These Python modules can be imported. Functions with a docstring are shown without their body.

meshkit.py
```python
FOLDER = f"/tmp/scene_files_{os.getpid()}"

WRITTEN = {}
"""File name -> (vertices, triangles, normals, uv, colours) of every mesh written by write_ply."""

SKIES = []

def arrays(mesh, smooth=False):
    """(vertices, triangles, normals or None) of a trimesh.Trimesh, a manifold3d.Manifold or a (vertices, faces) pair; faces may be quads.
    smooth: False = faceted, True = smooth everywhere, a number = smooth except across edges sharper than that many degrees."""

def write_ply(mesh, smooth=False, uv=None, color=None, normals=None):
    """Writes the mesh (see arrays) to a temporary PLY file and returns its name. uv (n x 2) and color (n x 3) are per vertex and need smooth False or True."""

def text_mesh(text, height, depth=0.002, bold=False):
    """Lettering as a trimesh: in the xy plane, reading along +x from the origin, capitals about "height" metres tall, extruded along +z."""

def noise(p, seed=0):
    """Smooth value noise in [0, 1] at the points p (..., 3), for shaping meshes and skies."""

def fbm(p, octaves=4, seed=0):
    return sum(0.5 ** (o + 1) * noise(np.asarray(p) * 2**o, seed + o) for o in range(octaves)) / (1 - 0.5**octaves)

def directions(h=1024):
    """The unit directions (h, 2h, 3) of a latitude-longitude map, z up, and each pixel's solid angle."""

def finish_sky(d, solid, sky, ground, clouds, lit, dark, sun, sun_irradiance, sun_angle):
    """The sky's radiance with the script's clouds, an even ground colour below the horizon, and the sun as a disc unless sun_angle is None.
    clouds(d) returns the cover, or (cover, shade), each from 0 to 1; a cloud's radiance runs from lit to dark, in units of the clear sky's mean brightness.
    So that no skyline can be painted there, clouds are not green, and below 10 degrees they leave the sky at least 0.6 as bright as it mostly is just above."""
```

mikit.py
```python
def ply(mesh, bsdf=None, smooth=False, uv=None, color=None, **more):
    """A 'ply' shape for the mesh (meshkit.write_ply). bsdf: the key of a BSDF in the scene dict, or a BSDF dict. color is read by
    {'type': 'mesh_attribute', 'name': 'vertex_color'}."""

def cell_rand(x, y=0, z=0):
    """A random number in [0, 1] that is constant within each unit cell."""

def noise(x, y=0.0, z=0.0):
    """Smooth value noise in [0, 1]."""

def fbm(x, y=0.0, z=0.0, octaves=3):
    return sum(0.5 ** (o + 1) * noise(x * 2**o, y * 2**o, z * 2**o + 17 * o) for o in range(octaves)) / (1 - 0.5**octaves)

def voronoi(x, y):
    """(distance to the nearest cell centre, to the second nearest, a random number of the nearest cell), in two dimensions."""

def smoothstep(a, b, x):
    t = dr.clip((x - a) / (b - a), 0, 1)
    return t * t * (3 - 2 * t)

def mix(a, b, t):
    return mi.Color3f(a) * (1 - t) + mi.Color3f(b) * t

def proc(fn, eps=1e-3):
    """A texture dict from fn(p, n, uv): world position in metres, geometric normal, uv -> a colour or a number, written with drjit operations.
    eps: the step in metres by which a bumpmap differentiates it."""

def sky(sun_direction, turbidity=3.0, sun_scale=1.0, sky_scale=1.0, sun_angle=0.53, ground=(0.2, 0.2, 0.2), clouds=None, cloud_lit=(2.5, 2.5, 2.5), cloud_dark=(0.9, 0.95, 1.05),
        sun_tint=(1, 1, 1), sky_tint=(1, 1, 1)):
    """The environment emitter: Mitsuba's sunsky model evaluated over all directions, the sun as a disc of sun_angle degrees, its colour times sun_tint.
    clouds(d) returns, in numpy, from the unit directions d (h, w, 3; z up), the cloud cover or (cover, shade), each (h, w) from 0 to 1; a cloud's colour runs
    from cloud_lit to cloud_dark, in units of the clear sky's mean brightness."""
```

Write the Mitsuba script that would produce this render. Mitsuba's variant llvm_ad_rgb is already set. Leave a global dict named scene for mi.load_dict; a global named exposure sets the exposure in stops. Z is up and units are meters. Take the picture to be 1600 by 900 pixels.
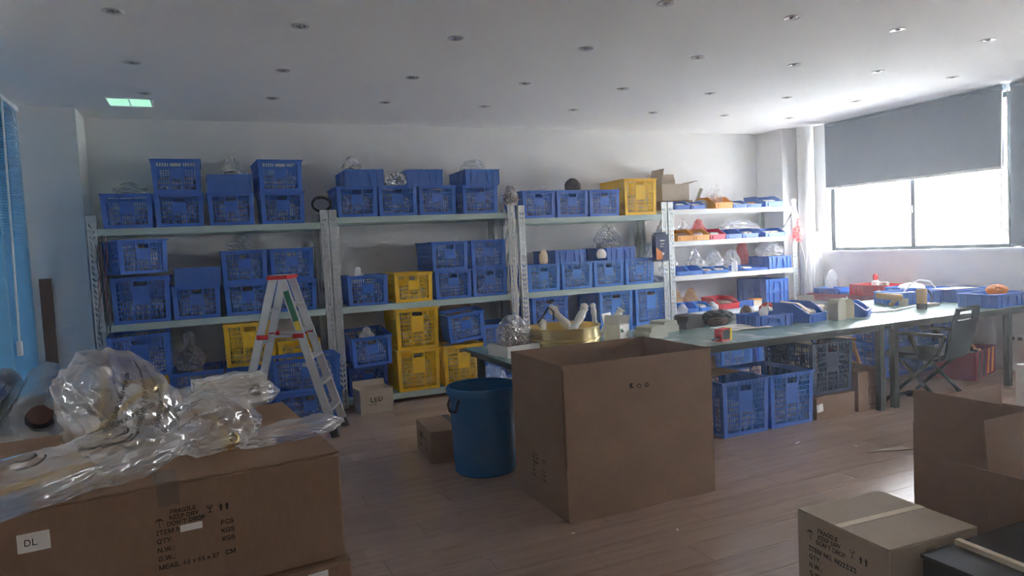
import math, random, re
import numpy as np
import trimesh
import drjit as dr
import mitsuba as mi
import mikit, meshkit
from shapely.geometry import Polygon, box as sbox, Point
from mikit import proc, noise, fbm, cell_rand, smoothstep, mix

T4 = mi.ScalarTransform4f
scene, labels = {'type': 'scene'}, {}
rnd = random.Random(7)

# ---------------------------------------------------------------- camera, sky, exposure
exposure = 3.75
EYE, LOOK, UP = [0, 0, 1.54], [0.39698, 0.91599, -0.05805], [0.06864, 0.03344, 0.99708]
scene['camera'] = {'type': 'perspective', 'fov': 72.94, 'fov_axis': 'x', 'near_clip': 0.05, 'far_clip': 200.0,
                   'to_world': T4().look_at(origin=EYE, target=[EYE[i] + LOOK[i] for i in range(3)], up=UP)}
SKY, HAZE = 15.0, 0.0105
scene['sky'] = mikit.sky([0.9, 0.25, 0.45], turbidity=4, sun_scale=0.0, sky_scale=SKY, sun_angle=None, ground=(0.9, 0.9, 0.87),
                         clouds=lambda d: (np.ones(d.shape[:2]), np.clip(0.35 + 0.3 * meshkit.fbm(d * 3.0, 3, 5), 0, 1)),
                         cloud_lit=(1.25, 1.27, 1.3), cloud_dark=(0.9, 0.95, 1.02))

# dusty air in the whole room
scene['room_air'] = {'type': 'homogeneous', 'sigma_t': HAZE, 'albedo': {'type': 'rgb', 'value': [.96, .97, .98]}, 'phase': {'type': 'hg', 'g': 0.7}}
scene['camera']['medium'] = {'type': 'ref', 'id': 'room_air'}

# ---------------------------------------------------------------- helpers
def mat(*t, rz=0, ry=0, rx=0, s=None):
    m = np.eye(4); m[:3, 3] = t if t else (0, 0, 0)
    for ang, (i, j) in ((rz, (0, 1)), (ry, (2, 0)), (rx, (1, 2))):
        r = np.eye(4); c, q = math.cos(math.radians(ang)), math.sin(math.radians(ang))
        r[i, i] = r[j, j] = c; r[i, j] = -q; r[j, i] = q
        m = m @ r
    if s is not None:
        m = m @ np.diag([*np.broadcast_to(s, 3), 1.0])
    return m

def numbered(key):
    used = numbered.used
    n = used.get(key, 0); used[key] = n + 1
    return key if n == 0 else f'{key}_{n:03d}'
numbered.used = {}

def thing(name, label=None, cat=None, group=None, kind=None):
    key = numbered(name)
    d = {}
    if label: d['label'] = re.sub(r' on the (\w+) shelf of the (\w+) rack', r" on the \2 rack's \1 shelf", label)
    if cat: d['category'] = cat
    if group: d['group'] = group
    if kind: d['kind'] = kind
    if d: labels[key] = d
    return key

BOX_F = np.array([[0, 3, 2], [0, 2, 1], [4, 5, 6], [4, 6, 7], [0, 1, 5], [0, 5, 4], [1, 2, 6], [1, 6, 5], [2, 3, 7], [2, 7, 6], [3, 0, 4], [3, 4, 7]])
class B:
    """collects boxes, bars, tubes and lathes into one mesh"""
    def __init__(s): s.v, s.f, s.n = [], [], 0
    def raw(s, v, f):
        v = np.asarray(v, float); s.v.append(v); s.f.append(np.asarray(f) + s.n); s.n += len(v); return s
    def box(s, x0, x1, y0, y1, z0, z1, m=None):
        v = np.array([[x0, y0, z0], [x1, y0, z0], [x1, y1, z0], [x0, y1, z0], [x0, y0, z1], [x1, y0, z1], [x1, y1, z1], [x0, y1, z1]], float)
        if m is not None: v = v @ m[:3, :3].T + m[:3, 3]
        return s.raw(v, BOX_F)
    def mesh(s, t, m=None):
        v = np.asarray(t.vertices)
        if m is not None: v = v @ m[:3, :3].T + m[:3, 3]
        return s.raw(v, t.faces)
    def bar(s, p, q, w, h, side=(0, 0, 1)):
        p, q = np.array(p, float), np.array(q, float); a = q - p; L = np.linalg.norm(a); a /= L
        u = np.cross(side, a); u = u / (np.linalg.norm(u) + 1e-12); t = np.cross(a, u)
        m = np.eye(4); m[:3, 0], m[:3, 1], m[:3, 2], m[:3, 3] = a, u, t, p
        return s.box(0, L, -w / 2, w / 2, -h / 2, h / 2, m)
    def tube(s, pts, r, n=8):
        pts = np.array(pts, float); k = len(pts); r = np.broadcast_to(r, k)
        tan = np.gradient(pts, axis=0); tan /= np.linalg.norm(tan, axis=1)[:, None] + 1e-12
        ref = np.array([0, 0, 1.0]) if abs(tan[0][2]) < .9 else np.array([1.0, 0, 0])
        v = []
        for i in range(k):
            u = ref - tan[i] * (ref @ tan[i]); u /= np.linalg.norm(u); ref = u; w = np.cross(tan[i], u)
            a = np.arange(n) / n * 2 * np.pi
            v.append(pts[i] + r[i] * (np.cos(a)[:, None] * u + np.sin(a)[:, None] * w))
        v = np.vstack(v + [pts[:1], pts[-1:]]); f = []
        for i in range(k - 1):
            for j in range(n):
                a, b = i * n + j, i * n + (j + 1) % n
                f += [[a, b, b + n], [a, b + n, a + n]]
        for j in range(n):
            f += [[k * n, (j + 1) % n, j], [k * n + 1, (k - 1) * n + j, (k - 1) * n + (j + 1) % n]]
        return s.raw(v, f)
    def lathe(s, prof, n=32, m=None):
        return s.mesh(trimesh.creation.revolve(np.array(prof, float), sections=n), m)
    def out(s): return trimesh.Trimesh(np.vstack(s.v), np.vstack(s.f), process=False)

def put(key, mesh, bsdf, m=None, smooth=False):
    d = mikit.ply(mesh, bsdf, smooth) if not isinstance(mesh, dict) else {**mesh, 'bsdf': {'type': 'ref', 'id': bsdf}}
    if m is not None: d['to_world'] = T4(m)
    scene[key] = d
    return key
def part(parent, name, mesh, bsdf, m=None, smooth=False, label=None, kind=None):
    key = numbered(f'{parent}__{name}')
    put(key, mesh, bsdf, m, smooth)
    if label or kind: labels[key] = {**({'label': label} if label else {}), **({'kind': kind} if kind else {})}
    return key
def struct(name, mesh, bsdf, label=None):
    put(name, mesh, bsdf); labels[name] = {'kind': 'structure', **({'label': label} if label else {})}; return name
def mk(mesh, smooth=False): return mikit.ply(mesh, None, smooth)
def extr(poly, depth, m=None):
    polys = getattr(poly, 'geoms', [poly])
    t = trimesh.util.concatenate([trimesh.creation.extrude_polygon(g, depth, engine='earcut') for g in polys])
    if m is not None: t.apply_transform(m)
    return t
XZ = np.array([[1, 0, 0, 0], [0, 0, -1, 0], [0, 1, 0, 0], [0, 0, 0, 1.0]])      # polygon (x, z) -> extruded towards -y
YZ = np.array([[0, 0, 1, 0], [1, 0, 0, 0], [0, 1, 0, 0], [0, 0, 0, 1.0]])       # polygon (y, z) -> extruded along x

# ---------------------------------------------------------------- materials
def pr(color, rough=.5, metal=0.0, **k):
    c = color if isinstance(color, dict) else {'type': 'rgb', 'value': list(color)}
    return {'type': 'twosided', 'bsdf': {'type': 'principled', 'base_color': c, 'roughness': rough, 'metallic': metal, **k}}
def rgb(c): return {'type': 'rgb', 'value': list(c)}

def wood_floor(p, n, uv):
    a = 0.0
    row = dr.floor(p.y / .2); u = p.x / 1.22 + cell_rand(row) ; cell = cell_rand(dr.floor(u), row, 3)
    g = fbm(p.x * 2.2 + cell * 31, p.y * 42, cell * 7, 3); g2 = fbm(p.x * 9 + cell * 5, p.y * 160, 0, 2)
    t = .25 * cell + .5 * g + .25 * g2
    return mix((.235, .155, .12), (.44, .315, .25), t)
def card(p, n, uv):
    g = fbm(p.x * 6, p.y * 6, p.z * 6, 3); s = noise(p.x * 160, p.y * 160, p.z * 40)
    return mix((.21, .13, .085), (.29, .185, .12), .65 * g + .35 * s)
def card_light(p, n, uv):
    g = fbm(p.x * 7, p.y * 7, p.z * 7, 3); s = noise(p.x * 120, p.y * 30, p.z * 120)
    return mix((.36, .285, .21), (.46, .38, .29), .6 * g + .4 * s)
def paint(p, n, uv):
    g = fbm(p.x * 1.3, p.y * 1.3, p.z * 1.3, 3)
    return mix((.74, .735, .72), (.80, .795, .78), g)
def galv(p, n, uv):
    g = fbm(p.x * 9, p.y * 9, p.z * 9, 2); s = noise(p.x * 60, p.y * 60, p.z * 25)
    return mix((.46, .49, .49), (.68, .71, .70), .5 * g + .5 * s)
def table_top(p, n, uv):
    g = fbm(p.x * 3, p.y * 5, 0, 4); s = smoothstep(.62, .75, fbm(p.x * 9, p.y * 6, 3, 3))
    return mix(mix((.10, .19, .17), (.17, .27, .25), g), (.36, .42, .40), s * .6)
def fittings(a, b, c):
    def fn(p, n, uv):
        t = fbm(p.x * 17, p.y * 17, p.z * 17, 3); k = noise(p.x * 30 + 9, p.y * 30, p.z * 30)
        return mix(mix(a, b, smoothstep(.35, .65, t)), c, smoothstep(.62, .72, k))
    return fn

def plastic(w, tint=(.93, .94, .95)):
    return {'type': 'blendbsdf', 'weight': w, 'a': {'type': 'thindielectric', 'int_ior': 1.55},
            'b': {'type': 'principledthin', 'base_color': rgb(tint), 'roughness': .25, 'diff_trans': 1.0, 'spec_trans': 0.0, 'eta': 1.5}}
MATS = {
    'paint_white': pr(proc(paint), .9), 'paint_ceiling': pr((.78, .78, .77), .95), 'wood_floor': pr(proc(wood_floor), .27, specular=.5),
    'floor_gap': pr((.06, .045, .04), .8),
    'card': pr(proc(card), .85), 'card_light': pr(proc(card_light), .8), 'card_dark': pr((.16, .09, .06), .85), 'ink': pr((.025, .022, .022), .7), 'paper': pr((.78, .77, .74), .8),
    'grey_board': pr((.42, .38, .33), .8),
    'blue': pr((.05, .165, .55), .38), 'blue_deep': pr((.018, .06, .32), .4), 'blue_light': pr((.07, .24, .64), .38), 'tray_blue': pr((.06, .18, .54), .35),
    'yellow': pr((.84, .51, .02), .4), 'orange': pr((.78, .34, .03), .4), 'red': pr((.62, .03, .035), .4), 'pink_red': pr((.66, .03, .10), .4),
    'crate_black': pr((.016, .038, .085), .45), 'bin_blue': pr((.012, .10, .26), .3), 'dark_inside': pr((.012, .03, .09), .5),
    'galv': pr(proc(galv), .42, .35), 'beam': pr((.42, .52, .49), .5), 'beam_white': pr((.72, .74, .72), .5), 'alu': pr((.75, .76, .77), .32, .85), 'steel_dark': pr((.10, .12, .12), .5),
    'steel': pr((.5, .5, .5), .3, .9), 'chrome': pr((.85, .85, .86), .12, 1.0), 'brass': pr((.82, .69, .36), .24, 1.0), 'gold_rod': pr((.80, .57, .22), .2, 1.0),
    'table_top': pr(proc(table_top), .28), 'table_edge': pr((.05, .065, .06), .6, specular=.2),
    'black': pr((.018, .02, .022), .45), 'black_gloss': pr((.02, .022, .026), .22), 'navy': pr((.02, .03, .10), .4), 'chair': pr((.010, .020, .024), .6, specular=.15), 'rubber': pr((.02, .02, .02), .7),
    'maroon': pr((.26, .03, .05), .5), 'white_plastic': pr((.8, .8, .78), .4), 'beige': pr((.55, .50, .38), .6), 'grey_beige': pr((.40, .40, .33), .6), 'wood': pr((.45, .28, .14), .55), 'wood_dark': pr((.14, .07, .045), .6),
    'blind': pr((.23, .275, .32), .9), 'frame': pr((.035, .05, .055), .4), 'sill': pr((.8, .81, .81), .4), 'cream': pr((.70, .60, .45), .7),
    'foam': pr((.82, .82, .78), .9), 'brown_bag': pr((.10, .05, .04), .6), 'red_soft': pr((.55, .06, .06), .6), 'wire_white': pr((.75, .73, .68), .5), 'wire_black': pr((.03, .03, .03), .5), 'wire_red': pr((.35, .05, .04), .5),
    'tool_yellow': pr((.8, .62, .05), .4), 'green': pr((.05, .25, .12), .5), 'cap_orange': pr((.75, .22, .03), .5),
    'fit_a': pr(proc(fittings((.34, .33, .33), (.60, .58, .56), (.20, .13, .10))), .35),
    'fit_b': pr(proc(fittings((.42, .40, .39), (.66, .65, .64), (.35, .20, .14))), .35),
    'fit_c': pr(proc(fittings((.16, .12, .11), (.42, .38, .36), (.62, .60, .58))), .35),
    'slat': {'type': 'principledthin', 'base_color': rgb((.17, .42, .64)), 'roughness': .5, 'diff_trans': .4, 'spec_trans': 0.0},
    'glass': {'type': 'thindielectric', 'int_ior': 1.5},
    'glass_blue': {'type': 'thindielectric', 'int_ior': 1.5, 'specular_transmittance': rgb((.006, .013, .020))},
    'thin_white': {'type': 'principledthin', 'base_color': rgb((.9, .9, .9)), 'roughness': .3, 'diff_trans': 1.2, 'spec_trans': 0.0},
    'blue_film': plastic(.10, (.6, .72, .85)), 'film': {'type': 'blendbsdf', 'weight': .05, 'a': {'type': 'thindielectric', 'int_ior': 1.85}, 'b': {'type': 'principledthin', 'base_color': rgb((.93, .94, .95)), 'roughness': .2, 'diff_trans': 1.0, 'spec_trans': 0.0, 'eta': 1.5}}, 'tape_film': pr((.185, .13, .10), .3),
    'roll_grey': pr((.045, .045, .05), .6),
    'reflector': pr((.7, .7, .7), .25, .9), 'downlight_ring': pr((.62, .62, .6), .4), 'bulb': pr((.35, .35, .34), .2),
}
MATS['clear_bag'] = plastic(.10); MATS['milky_bag'] = plastic(.45); MATS['white_bag'] = plastic(.8, (.95, .95, .95))
MATS['pinkish_bag'] = plastic(.6, (.95, .30, .30)); MATS['blue_bag'] = plastic(.5, (.55, .7, .95)); MATS['yellow_bag'] = plastic(.5, (.95, .65, .35))
scene.update(MATS)

# ---------------------------------------------------------------- the room
X0, X1, Y0, Y1, H = -1.45, 7.62, -7.0, 7.70, 2.97
floor = struct('floor', B().box(X0 - .2, X1 + .2, Y0 - .2, Y1 + .2, -.08, -.004).out(), 'floor_gap')
field = B().box(X0, X1, Y0, 1.0, -.004, 0)
labels[part('floor', 'plank_field', field.out(), 'wood_floor')] = {'kind': 'stuff'}
row = 0
for j in range(34):
    y = 1.0 + j * .2
    if y >= Y1: break
    x = X0 - ((j * 0.47) % 1.22)
    while x < X1:
        a, b = max(x, X0) + .0012, min(x + 1.22, X1) - .0012
        if b - a > .05: part('floor', 'plank', B().box(a, b, y + .0012, min(y + .2, Y1) - .0012, -.004, 0).out(), 'wood_floor')
        x += 1.22
struct('ceiling', B().box(X0 - .2, X1 + .2, Y0 - .2, Y1 + .2, H, H + .1).out(), 'paint_ceiling')
struct('wall_back', B().box(X0 - .2, X1 + .2, Y1, Y1 + .15, 0, H).out(), 'paint_white')
# right wall with a long window band (sill 1.29, up to the ceiling beam)
WS, WT = 1.285, 2.90
struct('wall_right', B().box(X1, X1 + .2, Y0, Y1, 0, WS - .03).box(X1, X1 + .2, 6.83, Y1, WS - .03, H).box(X1, X1 + .2, Y0, 0.0, WS - .03, H).box(X1, X1 + .2, 0.0, 6.83, WT, H).out(), 'paint_white')
struct('trim_1', B().box(X1 - .03, X1 + .12, 0.0, 6.83, WS - .03, WS).out(), 'sill', 'white window sill')
# left wall with tall glazing
struct('wall_left', B().box(X0 - .2, X0, Y0, 5.0, 0, H).box(X0 - .2, X0, 7.16, Y1, 0, H).box(X0 - .2, X0, 5.0, 7.16, 0, .12).box(X0 - .2, X0, 5.0, 7.16, 2.94, H).out(), 'paint_white')
# wall behind the viewer with two windows
struct('wall_front', B().box(X0 - .2, X1 + .2, Y0 - .2, Y0, 0, H).out(), 'paint_white')
struct('trim_2', B().box(X0, -1.0, 7.22, Y1, 0, H).out(), 'paint_white', 'white corner column beside the blue blind')
struct('trim_3', B().box(7.22, X1, 7.22, Y1, 0, H).out(), 'paint_white', 'white corner column beside the window')
struct('trim_4', B().lathe([[0, 0], [.105, 0], [.105, H], [0, H]], 28, mat(7.49, 7.07, 0)).out(), 'paint_white', 'round white pipe in the corner')
scene['trim_4']['face_normals'] = False
for n, (a, b) in (('baseboard_back', ((-1.0, 7.22), (Y1 - .012, Y1))), ('baseboard_right', ((X1 - .012, X1), (Y0, 7.22)))):
    struct(n, B().box(a[0], a[1], b[0], b[1], 0, .08).out(), 'sill')

scene['haze'] = {**mikit.ply(B().box(X0 - .19, X1 + .19, Y0 - .19, Y1 + .14, -.07, H + .09).out(), {'type': 'null'}), 'interior': {'type': 'ref', 'id': 'room_air'}}
labels['haze'] = {'kind': 'structure', 'label': 'hazy dusty air in the room'}

def window(n, lab, axis, at, a0, a1, z0, z1, mull, frame='frame', glass='glass'):
    """frame bars + glass panes in a wall opening; axis 'x' = the wall lies in a plane x = at"""
    def bx(b, u0, u1, w0, w1, z0, z1):
        return b.box(at + w0, at + w1, u0, u1, z0, z1) if axis == 'x' else b.box(u0, u1, at + w0, at + w1, z0, z1)
    b = B(); t = .055
    for (u0, u1, q0, q1) in ((a0, a0 + t, z0, z1), (a1 - t, a1, z0, z1), (a0 + t, a1 - t, z0, z0 + t * .7), (a0 + t, a1 - t, z1 - t, z1)): bx(b, u0, u1, 0, .06, q0, q1)
    for m_ in mull: bx(b, m_ - .025, m_ + .025, .0, .05, z0 + t * .7, z1 - t)
    struct(f'window_{n}', b.out(), frame, lab)
    cuts = [a0 + t, *mull, a1 - t]
    for u0, u1 in zip(cuts[:-1], cuts[1:]):
        p = [(u0, z0), (u1, z0), (u1, z1), (u0, z1)]
        v = [(at + .025, u, z) if axis == 'x' else (u, at + .025, z) for u, z in p]
        part(f'window_{n}', 'pane', (np.array(v), np.array([[0, 1, 2], [0, 2, 3]])), glass)
window(1, 'sliding window with dark frame, two bright panes', 'x', X1 + .06, 4.53, 6.83, WS, WT, [5.66])
part('window_1', 'handle', B().box(X1 + .035, X1 + .06, 5.655, 5.68, 1.72, 1.80).out(), 'steel')
window(2, 'window hidden behind the lowered grey roller blind', 'x', X1 + .06, 2.3, 4.47, WS, WT, [3.4])
window(4, 'sliding window beyond the right picture edge', 'x', X1 + .06, 0.0, 2.24, WS, WT, [1.12])
window(3, 'tall window behind the blue slatted blind', 'x', X0 - .12, 5.0, 7.16, .12, 2.94, [6.2], glass='glass_blue')

def roller(label, y0, y1, zb, group=None, chain=None):
    t = thing('roller_blind', label, 'roller blind')
    n = 26; ys = np.linspace(y0, y1, n); zs = np.linspace(zb + .03, H - .06, 18)
    v = np.array([[X1 - .065 + .004 * math.sin(9 * y + 2.2 * z) * (H - z), y, z] for z in zs for y in ys]); f = []
    for i in range(17):
        for j in range(n - 1): a = i * n + j; f += [[a, a + 1, a + n + 1], [a, a + n + 1, a + n]]
    fr = trimesh.Trimesh(v, f, process=False); bk = trimesh.Trimesh(v + [.002, 0, 0], [q[::-1] for q in f], process=False)
    part(t, 'fabric', B().mesh(fr).mesh(bk).out(), 'blind', smooth=True)
    part(t, 'bottom_bar', B().box(X1 - .075, X1 - .055, y0, y1, zb, zb + .03).out(), 'sill' if zb > 2 else 'blind')
    part(t, 'roller_tube', B().tube([(X1 - .045, y0, H - .035), (X1 - .045, y1, H - .035)], .03, 12).out(), 'blind')
    if chain:
        yc = chain
        pts = [(X1 - .085, yc, H - .08), (X1 - .085, yc, 1.62), (X1 - .085, yc + .015, 1.44), (X1 - .085, yc + .045, 1.40), (X1 - .085, yc + .07, 1.48), (X1 - .083, yc + .055, H - .08)]
        part(t, 'pull_chain', B().tube(pts, .006, 6).out(), 'white_plastic')
roller('grey roller blind pulled halfway down over the bright window', 4.555, 6.80, 2.10, chain=4.50)
roller('grey roller blind fully lowered at the right edge, past the white chain', 2.27, 4.485, 1.30)
roller('grey roller blind beyond the right picture edge, pulled halfway down', 0.02, 2.24, 2.10)

# blue slatted blinds at the left
def venetian(label, y0, y1, tilt, zb):
    t = thing('venetian_blind', label, 'blind'); b = B(); z = zb + .03
    while z < 2.90:
        c, s_ = math.cos(math.radians(tilt)) * .0125, math.sin(math.radians(tilt)) * .0125
        x = X0 + .035
        b.raw([[x - c, y0, z + s_], [x - c, y1, z + s_], [x + c, y1, z - s_], [x + c, y0, z - s_]], [[0, 1, 2], [0, 2, 3]]); z += .0215
    part(t, 'slats', b.out(), 'slat', kind='stuff')
    part(t, 'head_rail', B().box(X0 + .012, X0 + .05, y0, y1, 2.90, 2.935).out(), 'sill')
    part(t, 'bottom_rail', B().box(X0 + .022, X0 + .046, y0, y1, zb, zb + .02).out(), 'slat')
    return t
venetian('light blue slatted window blind next to the corner column, slats slightly open', 6.33, 7.12, 62, .3)
v = venetian('light blue slatted window blind at the left picture edge, slats closed', 5.02, 6.31, 80, .3)
t = thing('blind_cord', 'white blind cord with a weight hanging before the blue blinds', 'cord')
part(t, 'cord', B().tube([(X0 + .07, 6.50, 2.9), (X0 + .07, 6.44, 1.9), (X0 + .07, 6.38, 1.0)], .008, 6).out(), 'white_plastic')
part(t, 'weight', B().box(X0 + .055, X0 + .085, 6.345, 6.40, .90, 1.01).out(), 'white_plastic')
labels[put(thing('wooden_board', 'tall brown wooden board leaning in the corner beside the blue blind', 'board'), B().box(-.045, .045, -.012, .012, 0, 1.47, mat(-1.33, 7.19, 0, rx=0)).out(), 'wood_dark')]

# ---------------------------------------------------------------- ceiling: recessed downlights and a hatch
def ring_mesh():
    return B().lathe([[.036, -.002], [.052, -.006], [.056, -.002], [.056, 0.0], [.036, 0.0], [.036, -.002]], 28).out()
ORD = ['first', 'second', 'third', 'fourth', 'fifth', 'sixth', 'seventh', 'eighth', 'ninth']
ring_d = mk(ring_mesh(), 40); refl_d = mk(B().lathe([[.036, -.0015], [.024, -.0008], [.022, -.0006]], 24).out(), True)
bulb_d = mk(B().lathe([[0, -.010], [.012, -.008], [.022, -.001], [0, -.0006]], 20).out(), True)
for j, (yy, idx) in enumerate(((6.543, range(8)), (5.578, range(8)), (4.493, range(8)), (3.525, range(3, 7)))):
    for i in idx:
        t = thing('downlight', f'round recessed downlight, {ORD[i]} from the left in the {["row nearest the back wall", "second row from the back wall", "third row from the back wall", "front row at the top edge"][j]}', 'ceiling light', 'recessed downlights in the ceiling')
        m = mat(-.40 + 1.0116 * i, yy, H)
        for n, d, q in (('trim_ring', ring_d, 'downlight_ring'), ('reflector', refl_d, 'reflector'), ('bulb', bulb_d, 'bulb')): part(t, n, d, q, m)
t = thing('ceiling_panel_light', 'pale green lit rectangular panel set in the ceiling above the leftmost rack', 'light panel')
part(t, 'frame', B().box(-.72, -.36, 6.74, 6.755, H - .008, H).box(-.72, -.36, 7.065, 7.08, H - .008, H).box(-.72, -.705, 6.755, 7.065, H - .008, H).box(-.375, -.36, 6.755, 7.065, H - .008, H).out(), 'sill')
put(numbered(f'{t}__diffuser'), (np.array([[-.705, 6.755, H - .003], [-.375, 6.755, H - .003], [-.375, 7.065, H - .003], [-.705, 7.065, H - .003]]), np.array([[0, 2, 1], [0, 3, 2]])), 'white_plastic')
scene[f'{t}__diffuser']['emitter'] = {'type': 'area', 'radiance': rgb((.030, .072, .048))}
part(t, 'bar', B().box(-.545, -.535, 6.755, 7.065, H - .007, H - .003).out(), 'sill')
#---PART2---
# ---------------------------------------------------------------- racks
RACKS = [(-.955, 1.095, 'beam', 'leftmost', [1.88, 1.03, .11]), (1.105, 3.095, 'beam', 'second', [1.925, 1.028, .10]),
         (3.15, 5.125, 'beam', 'third', [1.855, 1.03, .10]), (5.145, 7.215, 'beam_white', 'fourth', [1.905, 1.515, 1.09, .625, .06])]
YF, YB = 7.0, 7.62
def post_front():
    w = .075
    p = sbox(0, 0, w, 2.0); holes = []
    z = .05
    while z < 1.96:
        holes += [Polygon([(.009, z), (.023, z + .003), (.034, z - .027), (.025, z - .030)]), Polygon([(w - .009, z), (w - .023, z + .003), (w - .034, z - .027), (w - .025, z - .030)])]
        holes += [sbox(.034, z + .014, .041, z + .021)]
        z += .052
    from shapely import union_all
    p = p.difference(union_all(holes))
    b = B().mesh(extr(p, .003, XZ @ mat(0, 0, -.003)))
    return b
pf = post_front()
post_l = mk(B().mesh(pf.out()).box(0, .003, .003, .055, 0, 2.0).box(.060, .075, .003, .006, 0, 2.0).out())
post_r = mk(B().mesh(pf.out()).box(.072, .075, .003, .055, 0, 2.0).box(0, .015, .003, .006, 0, 2.0).out())
post_back = mk(B().box(0, .06, 0, .003, 0, 2.0).box(0, .003, -.05, 0, 0, 2.0).box(.057, .06, -.05, 0, 0, 2.0).out())
for x0, x1, bm, which, zs in RACKS:
    t = thing('storage_rack', {'leftmost': 'leftmost tall metal storage rack, behind the step ladder', 'second': 'second metal storage rack from the left, tall yellow crates on its bottom shelf', 'third': 'third metal storage rack from the left, behind the brass drum', 'fourth': 'white storage rack of small parts bins by the window column'}[which], 'rack')
    part(t, 'post', post_l, 'galv', mat(x0, YF - .012, 0)); part(t, 'post', post_r, 'galv', mat(x1 - .075, YF - .012, 0))
    part(t, 'post', post_back, 'galv', mat(x0, YB, 0)); part(t, 'post', post_back, 'galv', mat(x1 - .06, YB, 0))
    for z in zs:
        part(t, 'shelf', B().box(x0 + .004, x1 - .004, YF + .045, YB - .055, z - .012, z).out(), bm)
        part(t, 'beam', B().box(x0 + .078, x1 - .078, YF - .008, YF + .04, z - .062, z - .001).box(x0 + .078, x1 - .078, YF - .011, YF - .008, z - .062, z - .05).out(), bm)
        part(t, 'beam', B().box(x0 + .064, x1 - .064, YB - .05, YB - .005, z - .062, z - .001).out(), bm)
        for xx in (x0 + .006, x1 - .03): part(t, 'side_rail', B().box(xx, xx + .024, YF + .046, YB - .052, z - .055, z - .013).out(), 'galv')
    for xx in (x0 + .012, x1 - .024):
        part(t, 'brace', B().bar((xx, YF + .04, 1.80), (xx, YB - .05, 1.20), .012, .03, (1, 0, 0)).out(), 'galv')
    for xx in (x0, x1 - .075): part(t, 'foot', B().box(xx - .004, xx + .079, YF - .016, YF + .06, 0, .012).out(), 'steel_dark')

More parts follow.
